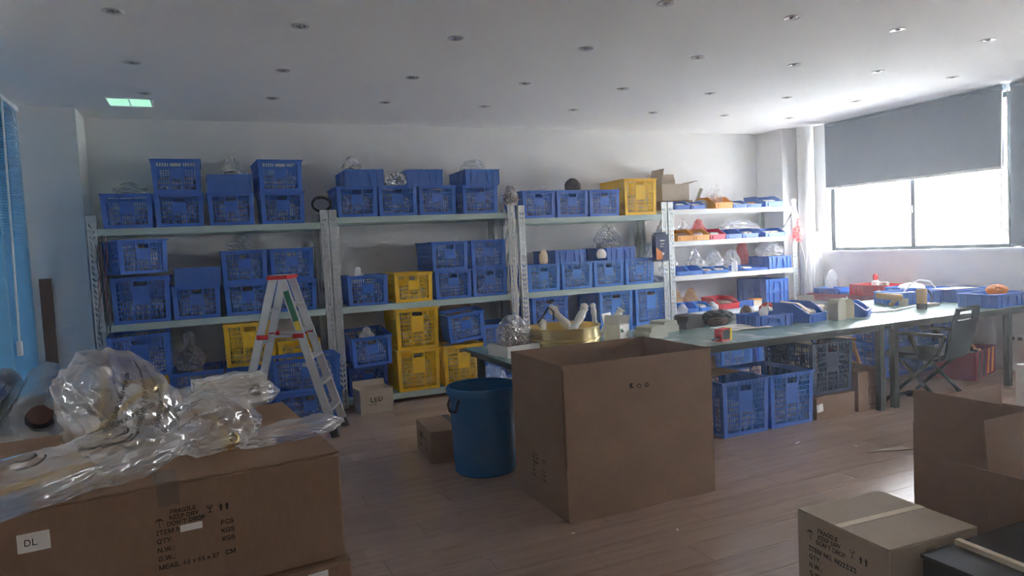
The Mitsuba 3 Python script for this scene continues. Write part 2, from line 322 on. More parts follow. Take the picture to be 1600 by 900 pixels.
# ---------------------------------------------------------------- slotted plastic crates
def wall_bars(w, h, cols, plate):
    """bars (u0, u1, z0, z1, t) of a slotted wall of width w: corner posts, columns, ribs; a solid plate in the middle column"""
    out = []; cp = .042; t = .004
    out += [(0, cp, 0, h, .006), (w - cp, w, 0, h, .006), (0, w, 0, .03, .005), (0, w, h - .035, h, .006)]
    cw = (w - 2 * cp) / cols; mid = cols // 2
    for c in range(cols):
        u0 = cp + c * cw
        if c: out.append((u0 - .007, u0 + .007, .03, h, .0065))
        n = max(3, int(round(cw / .021)))
        zt = h - .035
        if c == mid and plate: zt = h * .42
        for k in range(1, n):
            u = u0 + cw * k / n; out.append((u - .0035, u + .0035, .03, zt, t))
    nz = max(4, int(round(h / .05)))
    for k in range(1, nz):
        z = .03 + (h - .065) * k / nz
        if plate:
            out += [(cp, cp + cw * mid, z - .004, z + .004, .0055), (cp + cw * (mid + 1), w - cp, z - .004, z + .004, .0055)]
            if z < h * .42: out.append((cp + cw * mid, cp + cw * (mid + 1), z - .004, z + .004, .0055))
        else: out.append((cp, w - cp, z - .004, z + .004, .0055))
    return out, cp + cw * mid, cp + cw * (mid + 1)
CR = {}
def crate_kind(name, w, d, h, cols=3, sides=5):
    tp = lambda v: np.column_stack([(v[:, 0]) * (1 - .045 * (1 - v[:, 2] / h)), d / 2 + (v[:, 1] - d / 2) * (1 - .04 * (1 - v[:, 2] / h)), v[:, 2]])
    def fin(b): m = b.out(); m.vertices = tp(np.asarray(m.vertices)); return mk(m)
    body, plates = B(), []
    bars, m0, m1 = wall_bars(w, h, cols, True)
    for u0, u1, z0, z1, t in bars:
        body.box(u0 - w / 2, u1 - w / 2, 0, t, z0, z1).box(u0 - w / 2, u1 - w / 2, d - t, d, z0, z1)
    for u0, u1, z0, z1, t in wall_bars(d, h, sides, False)[0]:
        body.box(-w / 2, -w / 2 + t, u0, u1, z0, z1).box(w / 2 - t, w / 2, u0, u1, z0, z1)
    body.box(-w / 2 + .006, w / 2 - .006, .006, d - .006, .004, .010)
    # name plate with the hand hole above it
    pw, p0, p1 = m1 - m0, h * .42, h - .035
    hole = sbox(pw * .08, p1 - .04, pw * .92, p1 - .008).buffer(.006)
    poly = sbox(0, p0, pw, p1).difference(hole)
    for y in (.0055, d): plates.append(fin(B().mesh(extr(poly, .005, mat(m0 - w / 2, y, 0) @ XZ))))
    rim = B()
    e = .008
    for (x0, x1, y0, y1) in ((-w / 2 - e, w / 2 + e, -e, 0), (-w / 2 - e, w / 2 + e, d, d + e), (-w / 2 - e, -w / 2, 0, d), (w / 2, w / 2 + e, 0, d)):
        rim.box(x0, x1, y0, y1, h - .012, h)
    for k in range(1, 12):
        u = -w / 2 + w * k / 12; rim.box(u - .002, u + .002, -e * .8, 0, h - .036, h - .012)
    for k in range(1, 14):
        u = d * k / 14; rim.box(-w / 2 - e * .8, -w / 2, u - .002, u + .002, h - .036, h - .012).box(w / 2, w / 2 + e * .8, u - .002, u + .002, h - .036, h - .012)
    CR[name] = (w, d, h, [('body', fin(body)), ('name_plate', plates[0]), ('name_plate', plates[1]), ('rim', fin(rim))])
def tray_kind(name, w, d, h):
    b, rib = B(), B(); t = .004; tp = .03
    b.box(-w / 2, w / 2, 0, t, 0, h).box(-w / 2, w / 2, d - t, d, 0, h).box(-w / 2, -w / 2 + t, t, d - t, 0, h).box(w / 2 - t, w / 2, t, d - t, 0, h).box(-w / 2, w / 2, 0, d, 0, .006)
    for k in (0, .16, .84, 1): u = -w / 2 + w * k; rib.box(u - .005, u + .005, -.009, 0, 0, h - .012).box(u - .005, u + .005, d, d + .009, 0, h - .012)
    for k in range(6): u = d * k / 5; rib.box(-w / 2 - .007, -w / 2, u - .005, u + .005, 0, h - .012).box(w / 2, w / 2 + .007, u - .005, u + .005, 0, h - .012)
    hds = []
    for y in (-.016, d + .006):
        hd = B(); hds.append(hd)
        for s in (-1, 1): hd.bar((s * w * .17, y + .005, .02), (s * w * .13, y + .005, h - .025), .010, .012, (0, 1, 0))
        hd.box(-w * .14, w * .14, y, y + .01, h - .034, h - .022)
    rim = B(); e = .01
    for (x0, x1, y0, y1) in ((-w / 2 - e, w / 2 + e, -e, 0), (-w / 2 - e, w / 2 + e, d, d + e), (-w / 2 - e, -w / 2, 0, d), (w / 2, w / 2 + e, 0, d)): rim.box(x0, x1, y0, y1, h - .012, h)
    CR[name] = (w, d, h, [('body', mk(b.mesh(rib.out()).out())), ('handle', mk(hds[0].out())), ('handle', mk(hds[1].out())), ('rim', mk(rim.out()))])
crate_kind('S', .405, .54, .305); crate_kind('L', .455, .545, .43, 3, 6); crate_kind('W', .60, .42, .31, 5, 3); crate_kind('F', .47, .54, .41, 3, 5); crate_kind('G', .48, .42, .385)
crate_kind('Wl', .52, .40, .31, 5, 3); crate_kind('L9', .455, .545, .41, 3, 6); crate_kind('K', .405, .28, .305); crate_kind('H', .40, .50, .20)
tray_kind('T', .38, .56, .145); tray_kind('D', .375, .53, .165); tray_kind('t', .36, .26, .07); tray_kind('u', .22, .24, .08); tray_kind('r', .50, .34, .13); tray_kind('q', .36, .27, .10)

def blob(rx, ry, rz, seed, amp=.22, freq=2.2, sub=4, flat=-.7, neck=0.0, fine=.06):
    m = trimesh.creation.icosphere(sub); d = np.asarray(m.vertices)
    n1 = 1 - 2 * np.abs(meshkit.fbm(d * freq + seed * 3.7, 3, seed) - .5) * 2
    n2 = 1 - 2 * np.abs(meshkit.noise(d * freq * 4.5 + seed, seed + 5) - .5) * 2
    r = 1 + amp * (n1 - .45) + fine * (n2 - .4)
    p = d * r[:, None]
    if neck:
        z = d[:, 2]; k = np.clip((z - .35) / .65, 0, 1); fr = meshkit.noise(d * 5 + seed, seed + 2)
        sh = 1 - neck * .75 * np.sin(np.pi * k ** .75) + neck * .5 * k ** 2 * (fr - .3)
        p[:, :2] *= sh[:, None]; p[:, 2] += neck * .5 * k ** 1.5 * (.5 + fr); p[:, 0] += neck * .3 * k * math.sin(seed)
    p *= [rx, ry, rz]
    lo = flat * rz; p[:, 2] = np.where(p[:, 2] < lo, lo + (p[:, 2] - lo) * .04, p[:, 2]); p[:, 2] -= p[:, 2].min()
    m.vertices = p
    return m
def heap(w, d, h, seed):
    """lumpy contents of a crate: a rounded block with an uneven surface, base at z = 0"""
    m = trimesh.creation.icosphere(4); v = np.asarray(m.vertices)
    q = np.sign(v) * np.abs(v) ** .45; q /= np.abs(q).max(0)
    n = meshkit.fbm(v * 3.1 + seed, 3, seed); k = .80 + .20 * n
    p = q * [w / 2, d / 2, h / 2] * k[:, None]; p[:, 2] -= p[:, 2].min(); p[:, 2] *= h / p[:, 2].max()
    m.vertices = p; return m
HEAP = {}
def heap_d(kind, f, i):
    w, d, h, _ = CR[kind]; key = (kind, f, i % 3)
    if key not in HEAP: HEAP[key] = mk(heap((w * .955 - .016) * .97, (d * .96 - .016) * .97, (h - .02) * f, 11 + i % 3), 50)
    return HEAP[key]
COLN = {'blue': 'blue', 'blue_deep': 'dark blue', 'blue_light': 'blue', 'yellow': 'yellow', 'crate_black': 'black', 'tray_blue': 'blue', 'red': 'red'}
ncr = [0]
def crate(kind, xr, yf, z, color, where, rz=0, ry=0, rx=0, fill=.72, cat='crate', right=True, lab=None):
    """a crate whose front right foot stands at (xr, yf, z)"""
    w, d, h, parts = CR[kind]; ncr[0] += 1
    tray = kind in 'TDtrqu'
    noun = 'low tray' if tray else 'slotted crate'
    t = thing('plastic_tray' if tray else 'plastic_crate', lab or f'{COLN[color]} plastic {noun} {where}', 'tray' if tray else 'crate')
    m = mat(xr - w / 2, yf, z + .001, rz=rz, ry=ry, rx=rx)
    for n, dct in parts: part(t, n, dct, color, m)
    if fill:
        k = thing('bagged_fittings', ('bagged parts in the ' + lab) if lab else f'parts in the {COLN[color]} {"tray" if tray else "crate"} {where}', 'bag of parts')
        put(k, heap_d(kind, fill, ncr[0]), ['fit_a', 'fit_b', 'fit_c'][ncr[0] % 3], m @ mat(0, d / 2, .012))
    return t
# leftmost rack, top shelf
z = 1.88
crate('S', -.435, YF, z, 'blue', 'far left on the top shelf of the leftmost rack')
crate('S', -.015, YF, z, 'blue', 'second from left on the top shelf of the leftmost rack')
crate('S', -.02, YF, z + .306, 'blue', 'stacked highest and farthest left, on the leftmost rack', fill=.55)
crate('S', .425, YF, z, 'blue', 'on the top shelf of the leftmost rack, under a low tray', fill=.85)
crate('D', .41, YF, z + .306, 'tray_blue', 'on a crate atop the leftmost rack', fill=.5)
crate('S', .885, YF, z, 'blue', 'rightmost on the top shelf of the leftmost rack')
crate('S', .885, YF + .02, z + .306, 'blue', 'stacked at the right end atop the leftmost rack', rz=3, fill=.6)
# leftmost rack, middle shelf
z = 1.03
crate('F', -.345, YF - .02, z, 'blue', 'large, at left on the middle shelf of the leftmost rack', fill=.5)
crate('S', -.33, YF - .03, z + .441, 'blue', 'turned askew at left on the leftmost middle shelf', rz=20, fill=.8)
crate('S', .07, YF, z, 'blue', 'under a low tray on the leftmost middle shelf', fill=.7)
crate('D', .08, YF - .01, z + .306, 'tray_blue', 'on a crate of the leftmost middle shelf', fill=.6)
crate('S', .515, YF, z, 'blue', 'behind the ladder top, lower of two, middle shelf', fill=.8)
crate('S', .505, YF, z + .306, 'blue', 'left of the two upper ones behind the ladder top', fill=.75)
crate('S', .945, YF, z, 'blue', 'lower right on the middle shelf of the leftmost rack')
crate('S', .935, YF, z + .306, 'blue', 'upper right on the middle shelf of the leftmost rack')
# leftmost rack, bottom shelf
z = .11
crate('L', -.43, YF + .004, z, 'yellow', 'bottom left of the leftmost rack under a tipped one')
crate('G', -.37, YF - .10, z + .437, 'blue', 'tipped forward, bottom left of the leftmost rack', rx=3, ry=-2, fill=.55)
crate('L', .045, YF + .01, z, 'blue', 'under a gathered plastic bag, leftmost bottom shelf', fill=.9)
crate('L', .53, YF, z, 'blue', 'under the yellow one left of the ladder')
crate('L9', .53, YF, z + .432, 'yellow', 'standing behind the left ladder leg', fill=.3)
crate('L', 1.01, YF + .03, z, 'blue', 'behind the ladder, under the small yellow one')
crate('H', .95, YF + .03, z + .432, 'yellow', 'low and small, behind the right ladder leg', fill=.4)
crate('W', 1.06, 6.55, 0, 'blue', 'on the floor behind the ladder, lower of two')
crate('W', 1.055, 6.55, .312, 'blue', 'seen through the ladder, upper of two on the floor', fill=.9)
# second rack
z = 1.925
for xr, w_ in ((1.60, 'far left'), (2.015, 'second from left'), (2.44, 'third from left'), (2.92, 'right end')):
    crate('S', xr, YF, z, 'blue', f'{w_} on the top shelf of the second rack')
crate('D', 1.67, YF, z + .306, 'tray_blue', 'topmost at the left of the second rack', fill=.8)
crate('D', 2.30, YF + .01, z + .306, 'tray_blue', 'topmost in the middle of the second rack', fill=.6)
crate('D', 2.94, YF, z + .306, 'tray_blue', 'topmost at the right of the second rack', fill=.8)
z = 1.028
crate('S', 1.65, YF - .01, z, 'blue', 'left end of the second rack, middle shelf', rz=-3)
crate('S', 2.13, YF, z, 'yellow', 'on the middle shelf of the second rack', fill=.5)
crate('S', 2.565, YF, z, 'blue', 'lower one right of the second middle shelf yellow crate')
crate('S', 2.54, YF - .01, z + .306, 'blue', 'upper one right of the second middle shelf yellow crate', rz=2)
crate('S', 2.985, YF, z, 'blue', 'lower right on the middle shelf of the second rack')
crate('S', 2.985, YF, z + .306, 'blue', 'upper right on the middle shelf of the second rack')
z = .10
crate('S', 1.615, YF + .06, z, 'blue_deep', 'at the second rack bottom behind the LED carton', fill=.5)
crate('S', 1.65, YF - .05, z + .315, 'blue', 'tipped forward on a dark one, bottom left of second rack', rx=5, ry=-2)
crate('L', 2.155, YF - .02, z, 'yellow', 'tall, at the bottom middle of the second rack')
crate('L', 2.165, YF - .02, z + .432, 'yellow', 'tall, stacked on the other tall yellow one', fill=.85)
crate('L', 2.655, YF - .02, z, 'yellow', 'by the green table corner under a tilted blue one')
crate('K', 2.66, YF - .09, z + .475, 'blue', 'leaning crooked on the yellow one at the table corner', ry=-5, rx=6)
crate('S', 3.07, YF + .02, z, 'blue', 'lowest at the bottom right of the second rack')
crate('S', 3.07, YF + .02, z + .306, 'blue', 'behind the bag of brown parts on the table')
# third rack
z = 1.855
crate('S', 3.62, YF, z, 'blue', 'left end of the top shelf of the third rack')
crate('S', 4.045, YF, z, 'blue', 'second on the top shelf of the third rack')
crate('S', 4.47, YF, z, 'blue', 'beside the big yellow one atop the third rack')
crate('L', 4.99, YF - .01, z, 'yellow', 'big, at the right end atop the third rack', fill=.6)
z = 1.03
for xr, w_ in ((3.64, 'first'), (4.065, 'second'), (4.49, 'third'), (4.92, 'fourth')):
    crate('S', xr, YF, z, 'blue_light', f'{w_} from the left on the middle shelf of the third rack')
crate('T', 3.97, YF, z + .306, 'blue', 'lying on the first two crates of the third rack', fill=.6)
crate('T', 4.65, YF, z + .306, 'blue', 'lying on the last two crates of the third rack', fill=.6)
z = .10
for xr, c, w_ in ((3.73, 'blue', 'left'), (4.605, 'blue_light', 'middle'), (5.10, 'blue_light', 'right')):
    crate('L', xr, YF + .012, z, c, f"at the third rack's bottom {w_}, lower one")
    crate('L', xr, YF + .012, z + .432, c, f"at the third rack's bottom {w_}, upper one", fill=.9)
# ---------------------------------------------------------------- small open-fronted bins and loose bags
BINS = {}
def bin_kind(w, d, h):
    """open-fronted picking bin: tall back, sides that slope down to a low front lip; front at y = 0"""
    key = (w, d, h)
    if key not in BINS:
        t = .004; s = Polygon([(0, 0), (0, h * .42), (d * .10, h * .48), (d * .42, h), (d, h), (d, 0)])
        b = B()
        for x in (-w / 2, w / 2 - t): b.mesh(extr(s, t, mat(x, 0, 0) @ YZ))
        b.box(-w / 2, w / 2, d - t, d, 0, h).box(-w / 2, w / 2, 0, d, 0, .005).box(-w / 2, w / 2, 0, t, 0, h * .42)
        rim = B().box(-w / 2 - .006, w / 2 + .006, -.012, .004, h * .38, h * .46).box(-w / 2 - .006, w / 2 + .006, d - .004, d + .006, h - .012, h)
        for x in (-w / 2 - .003, w / 2 + .003):
            rim.bar((x, 0, h * .42), (x, d * .42, h - .004), .006, .014, (1, 0, 0)).bar((x, d * .42, h - .005), (x, d, h - .005), .006, .012, (1, 0, 0))
        lip = B().box(-w * .36, w * .36, -.010, .001, h * .08, h * .30)
        BINS[key] = [('body', mk(b.out())), ('rim', mk(rim.out())), ('label_lip', mk(lip.out()))]
    return BINS[key]
def pbin(x, y, z, w, d, h, color, label, rz=0, fill=None, flab=None):
    t = thing('parts_bin', label, 'bin')
    m = mat(x, y, z + .001, rz=rz)
    for n, q in bin_kind(w, d, h): part(t, n, q, color, m)
    if fill:
        k = thing('bagged_fittings', flab or f'small parts in the {label}', 'small parts')
        put(k, mk(heap(w * .86, d * .8, h * .62, int(x * 100) % 17), 40), fill, m @ mat(0, d * .54, .008))
    return t
def bag(name, label, cat, x, y, z, rx, ry, rz_, seed, m='clear_bag', smooth=12, rot=0, **k):
    t = thing(name, label, cat)
    return put(t, blob(rx, ry, rz_, seed, **k), m, mat(x, y, z + .001, rz=rot), smooth)

# bags and odds and ends lying on and in the crates
bag('plastic_bag', 'clear plastic bag poking out of the far left top crate', 'plastic bag', -.62, 7.25, 2.19, .13, .15, .06, 3, neck=.3)
bag('plastic_bag', 'clear plastic bag standing in the low tray atop the leftmost rack', 'plastic bag', .27, 7.25, 2.24, .11, .12, .15, 5, neck=.4)
bag('plastic_bag', 'clear plastic film sticking out of the crate left of the ladder top', 'plastic bag', .27, 7.2, 1.645, .11, .1, .07, 8, neck=.4)
bag('plastic_bag', 'gathered clear plastic bag with pointed top on the leftmost bottom shelf', 'plastic bag', -.23, 7.2, .545, .13, .13, .16, 9, neck=.8)
bag('plastic_bag', 'clear plastic bag drooping over the crate atop the second rack', 'plastic bag', 1.79, 6.97, 2.232, .105, .06, .075, 17, 'clear_bag', amp=.42, rot=20)
bag('plastic_bag', 'clear plastic bag in the topmost left tray of the second rack', 'plastic bag', 1.42, 7.3, 2.38, .09, .1, .09, 12, neck=.4)
bag('plastic_bag', 'whitish plastic bag in the topmost right tray of the second rack', 'plastic bag', 2.75, 7.27, 2.37, .13, .16, .09, 15, 'milky_bag')
bag('plastic_bag', 'crinkled clear bag in the tray on the third rack middle shelf', 'plastic bag', 4.45, 7.28, 1.45, .145, .18, .16, 22, neck=.15)
bag('plastic_bag', 'round clear bag on the crate behind the brass drum, third rack', 'plastic bag', 3.50, 7.20, .965, .12, .09, .026, 24)
bag('plastic_bag', 'knotted white carrier bag behind the crooked blue crate', 'plastic bag', 2.48, 7.37, .80, .10, .075, .10, 26, 'white_bag')
bag('grey_bundle', 'grey fibrous bundle on the rack corner between second and third racks', 'bundle', 3.09, 7.04, 2.0, .08, .06, .12, 30, 'fit_c', neck=.2)
bag('white_wrap', 'small white knot of plastic in the left crate of the second rack', 'plastic wrap', 1.36, 7.10, 1.25, .07, .06, .085, 33, 'white_bag', neck=.4)
bag('white_wrap', 'white coiled tube in the tipped crate at bottom left of second rack', 'plastic wrap', 1.42, 7.08, .655, .07, .06, .075, 34, 'white_bag', neck=.4)
bag('black_pouch', 'black curved pouch lying on the crates atop the third rack', 'pouch', 3.93, 7.15, 2.145, .09, .06, .09, 36, 'black')
bag('white_wrap', 'small white rag on the left crate atop the third rack', 'plastic wrap', 3.58, 7.20, 2.13, .05, .05, .06, 37, 'white_bag')
bag('brown_wrap', 'pinkish brown crumpled wrap hanging on the third rack left tray', 'wrap', 3.42, 6.965, 1.34, .05, .02, .09, 38, 'cream')
bag('white_wrap', 'white paper loop by the trays of the third rack', 'plastic wrap', 4.17, 6.965, 1.365, .06, .02, .06, 39, 'paper')
# dark coil with loose wires on the first post gap
t = thing('wire_coil', 'dark coil of wire on the post gap between leftmost and second racks', 'wire coil')
b = B()
for k in range(9):
    a = np.linspace(0, 2 * np.pi, 26); r = .085 + .012 * rnd.random()
    b.tube(np.column_stack([1.06 + r * np.cos(a), 7.10 + .04 * rnd.random() + .02 * np.sin(a), 2.06 + r * .8 * np.sin(a) + .012 * rnd.random()]), .007, 5)
put(t, b.out(), 'black')
# hanging cables
def cables(name, label, x, y, z0, z1, n, colors, spread=.03, seed=1):
    t = thing(name, label, 'cables'); r = random.Random(seed)
    for i in range(n):
        a, zz = r.uniform(-spread, spread), np.linspace(z0 - r.uniform(0, .2), z1 + r.uniform(0, .35), 12)
        pts = [(x + a + .018 * math.sin(7 * q + i * 2) + r.uniform(-.006, .006), y - .004 * i + .01 * math.sin(5 * q + i), q) for q in zz]
        part(t, 'cable', B().tube(pts, .0035, 5).out(), colors[i % len(colors)])
cables('hanging_cables', 'loose black and red cables hanging on the far left rack post', -.845, 6.945, 1.86, .85, 7, ['wire_black', 'wire_red', 'wire_black'], .05, 3)
cables('hanging_cables', 'thick pale bundle of wires hanging between second and third racks', 3.02, 6.955, 2.02, .75, 14, ['wire_white'], .06, 5)
cables('hanging_cables', 'short dark chain of wires behind the ladder rail', 1.0, 6.96, 1.33, .98, 3, ['wire_black'], .015, 7)

# carton boxes -----------------------------------------------------------------------------------
def closed_carton(label, cx, cy, z, w, d, h, rz, m='card', seam='x', tape='clear_bag', tape_end=True):
    t = thing('cardboard_box', label, 'box'); M_ = mat(cx, cy, z, rz=rz)
    r = .006
    body = trimesh.creation.box((w, d, h - .006)); body.apply_translation((0, 0, (h - .006) / 2))
    b = B()
    import manifold3d as m3
    mf = m3.Manifold.batch_hull([m3.Manifold.sphere(r, 8).translate((sx * (w / 2 - r), sy * (d / 2 - r), zz)) for sx in (-1, 1) for sy in (-1, 1) for zz in (r, h - .006 - r)])
    me = mf.to_mesh(); b.raw(me.vert_properties[:, :3], me.tri_verts)
    part(t, 'body', b.out(), m, M_, 30)
    g = .0025
    for s in (-1, 1):
        q = B()
        if seam == 'x': q.box(-w / 2 + .002, w / 2 - .002, min(s * g, s * (d / 2 - .002)), max(s * g, s * (d / 2 - .002)), h - .0055, h - .0008 - (.0008 if s < 0 else 0))
        else: q.box(min(s * g, s * (w / 2 - .002)), max(s * g, s * (w / 2 - .002)), -d / 2 + .002, d / 2 - .002, h - .0055, h - .0008 - (.0008 if s < 0 else 0))
        part(t, 'top_flap', q.out(), m, M_)
    if tape:
        q = B(); tw = .025
        if seam == 'x': q.box(-w / 2 - .001, w / 2 + .001, -tw, tw, h - .0006, h); q.box(-w / 2 - .002, -w / 2 - .0005, -tw, tw, h - .06, h).box(w / 2 + .0005, w / 2 + .002, -tw, tw, h - .06, h)
        else: q.box(-tw, tw, -d / 2 - .001, d / 2 + .001, h - .0006, h); q.box(-tw, tw, -d / 2 - .002, -d / 2 - .0005, h - .07, h).box(-tw, tw, d / 2 + .0005, d / 2 + .002, h - .07, h)
        part(t, 'tape', q.out(), tape, M_)
    return t, M_
def open_carton(label, cx, cy, z, w, d, h, rz, m='card', flaps=(), th=.006):
    """four thin walls and a bottom; flaps: (side, length, angle from the wall's own direction, outwards)"""
    t = thing('cardboard_box', label, 'box'); M_ = mat(cx, cy, z, rz=rz)
    for n, (x0, x1, y0, y1) in (('front_panel', (-w / 2, w / 2, -d / 2, -d / 2 + th)), ('back_panel', (-w / 2, w / 2, d / 2 - th, d / 2)),
                                ('side_panel', (-w / 2, -w / 2 + th, -d / 2 + th + .001, d / 2 - th - .001)), ('side_panel', (w / 2 - th, w / 2, -d / 2 + th + .001, d / 2 - th - .001))):
        part(t, n, B().box(x0, x1, y0, y1, .002, h).out(), m, M_)
    part(t, 'bottom', B().box(-w / 2 + th, w / 2 - th, -d / 2 + th, d / 2 - th, 0.001, th).out(), m, M_)
    for side, ln, ang in flaps:
        f = B(); W = w if side in 'fb' else d
        f.box(-W / 2 + .004, W / 2 - .004, -th / 2, th / 2, 0, ln)
        base = {'f': mat(0, -d / 2 + th / 2, h, rz=0), 'b': mat(0, d / 2 - th / 2, h, rz=180), 'l': mat(-w / 2 + th / 2, 0, h, rz=-90), 'r': mat(w / 2 - th / 2, 0, h, rz=90)}[side]
        part(t, 'flap', f.out(), m, M_ @ base @ mat(0, 0, 0, rx=ang))
    return t, M_
def write(t, M_, lines, face='front', m='ink'):
    """printed lines on a face: (text, height, x, z, bold) in the face's own coordinates (x to the right, z up), M_ = frame with y = 0 on the face, facing -y"""
    b = B()
    for tx, hh, x, z, *bold in lines:
        if isinstance(tx, str): b.mesh(meshkit.text_mesh(tx, hh, .0006, bool(bold and bold[0])), mat(x, -.0002, z) @ XZ)
        else: b.mesh(extr(tx, .0006, mat(x, -.0002, z) @ XZ))
    part(t, 'print', b.out(), m, M_, kind='stuff')
def arrow(s=1.0): return Polygon([(-.3 * s, 0), (.3 * s, 0), (.3 * s, 1.2 * s), (.7 * s, 1.2 * s), (0, 2.4 * s), (-.7 * s, 1.2 * s), (-.3 * s, 1.2 * s)])
def umbrella(s):
    dome = Point(0, 1.0 * s).buffer(1.2 * s, 12).intersection(sbox(-2 * s, 1.0 * s, 2 * s, 3 * s))
    cut = Point(0, .95 * s).buffer(.95 * s, 12).intersection(sbox(-2 * s, .9 * s, 2 * s, 1.55 * s))
    return dome.difference(cut).union(sbox(-.08 * s, -.6 * s, .08 * s, 2.2 * s)).union(Point(.25 * s, -.6 * s).buffer(.32 * s).difference(Point(.25 * s, -.6 * s).buffer(.18 * s)).intersection(sbox(-1, -2 * s, 1, -.6 * s)))
def glass_icon(s):
    bowl = Point(0, 1.8 * s).buffer(1.0 * s, 10).intersection(sbox(-2 * s, .5 * s, 2 * s, 1.8 * s))
    inner = Point(0, 1.85 * s).buffer(.8 * s, 10).intersection(sbox(-2 * s, .5 * s, 2 * s, 1.65 * s))
    return bowl.difference(inner).union(sbox(-.12 * s, -.5 * s, .12 * s, .9 * s)).union(sbox(-.6 * s, -.65 * s, .6 * s, -.45 * s))

# the large carton in the foreground at the left, on two more
W0, D0 = 1.02, .66
RZ0 = 5.5
def corner(x, y, w, d, rz):      # centre of a box whose front right corner is at (x, y)
    a = math.radians(rz); lx, ly = -w / 2, d / 2
    return x + lx * math.cos(a) - ly * math.sin(a), y + lx * math.sin(a) + ly * math.cos(a)
c0 = corner(.243, 1.60, W0, D0, RZ0)
HB = .248
box0, MB0 = closed_carton('large brown carton in the left foreground under the bagged lamps', c0[0], c0[1], .848, W0, D0, HB, RZ0, 'card', 'x', None)
F0 = MB0 @ mat(0, -D0 / 2, 0)
def onface(x, z): return x, z
fx = W0 / 2                       # face x of the front right corner is +fx
write(box0, F0, [(umbrella(.0062), 0, fx - .375, .163), ('FRAGILE', .0085, fx - .355, .182, True), ('KEEP DRY', .0085, fx - .357, .170, True), ("DON'T DROP", .0085, fx - .362, .158, True),
                 (glass_icon(.0062), 0, fx - .279, .172), (arrow(.0062), 0, fx - .258, .168), (arrow(.0062), 0, fx - .246, .168),
                 ('ITEM NO.', .0095, fx - .383, .143, True), ('QTY.', .0095, fx - .383, .125, True), ('N.W.:', .0095, fx - .383, .107, True), ('G.W.:', .0095, fx - .383, .089, True), ('MEAS.', .0095, fx - .383, .071, True),
                 ('61 x 61 x 37', .0085, fx - .338, .071, True), ('CM', .0095, fx - .256, .071, True), ('PCS', .0095, fx - .261, .137, True), ('KGS', .0095, fx - .261, .119, True), ('KGS', .0095, fx - .261, .101, True)])
part(box0, 'item_sticker', B().box(fx - .338, fx - .296, -.0012, -.0002, .140, .154).out(), 'paper', F0)
part(box0, 'name_label', B().box(fx - .612, fx - .560, -.0014, -.0002, .165, .201).out(), 'paper', F0, label='white label reading DL')
b = B().mesh(meshkit.text_mesh('DL', .0125, .0006), mat(fx - .602, -.0016, .177) @ XZ)
put(f'{box0}__name_label__letters', b.out(), 'ink', F0)
tp = B()
tp.box(fx - .375, fx - .335, -.0008, -.0002, .20, HB - .003).box(fx - .378, fx - .336, .0, .10, HB - .0004, HB + .0006)
part(box0, 'tape', tp.out(), 'tape_film', F0)
c1 = corner(.252, 1.585, 1.04, .68, RZ0)
box1, MB1 = closed_carton('brown carton directly under the large foreground carton, corner crushed', c1[0], c1[1], .50, 1.04, .68, .347, RZ0, 'card', 'x', None)
part(box1, 'sticker', B().box(1.04 / 2 - .10, 1.04 / 2 - .055, -.0012, -.0002, .30, .335).out(), 'paper', MB1 @ mat(0, -.34, 0))
closed_carton('brown carton at the floor of the left foreground stack', c1[0], c1[1], 0, 1.06, .70, .499, RZ0 - 1, 'card', 'x', None)
# the tall open carton in the middle
bigc, MBC = open_carton('tall open brown carton standing upright in the middle of the floor', 2.225, 3.688, 0, 1.01, .705, .88, 0, 'card')
def house(s): return Polygon([(-1 * s, 0), (1 * s, 0), (1 * s, 1 * s), (1.4 * s, 1 * s), (0, 2 * s), (-1.4 * s, 1 * s), (-1 * s, 1 * s)]).difference(Polygon([(-.7 * s, .25 * s), (.7 * s, .25 * s), (.7 * s, .95 * s), (0, 1.5 * s), (-.7 * s, .95 * s)]))
def gear(s): return Point(0, s).buffer(1.1 * s).difference(Point(0, s).buffer(.75 * s)).union(sbox(-.1 * s, .2 * s, .1 * s, 1.8 * s)).union(sbox(-.8 * s, .9 * s, .8 * s, 1.1 * s))
write(bigc, MBC @ mat(0, -.3525, 0), [(Polygon([(-.012, 0), (.008, 0), (.012, .006), (-.002, .012), (.01, .026), (-.004, .032), (-.014, .02)]), 0, -.065, .705), (house(.014), 0, -.015, .70), (gear(.013), 0, .038, .70)])
part(bigc, 'joint_strip', B().box(-.505 - .001, -.500, -.3525 - .001, -.3525 + .014, .30, .86).out(), 'card_dark', MBC)
fl = MBC @ mat(-.505, 0, 0, rz=-90)
write(bigc, fl, [("FRAGILE", .014, -.10, .285, True), ('KEEP DRY', .014, -.10, .262, True), ('ITEM NO.', .014, -.10, .235, True), ('QTY.', .014, -.10, .208, True), ('N.W.:', .014, -.10, .181, True), ('G.W.:', .014, -.10, .154, True), ('PCS', .014, .04, .208, True), ('KGS', .014, .04, .181, True), ('KGS', .014, .04, .154, True), (arrow(.012), 0, .055, .262), (arrow(.012), 0, .08, .262)])
# carton behind the barrel
cb, MCB = closed_carton('small closed brown carton on the floor left of the blue barrel', 1.62, 5.02, 0, .46, .47, .235, -3, 'card', 'y', 'clear_bag')
write(cb, MCB @ mat(-.23, 0, 0, rz=-90), [('FRAGILE', .018, -.12, .15, True), ('KEEP DRY', .018, -.12, .125, True), (arrow(.014), 0, .05, .13), (arrow(.014), 0, .08, .13), ('QTY.', .016, -.12, .09), ('N.W.:', .016, -.12, .06), ('PCS', .016, .05, .09), ('KGS', .016, .05, .06)])
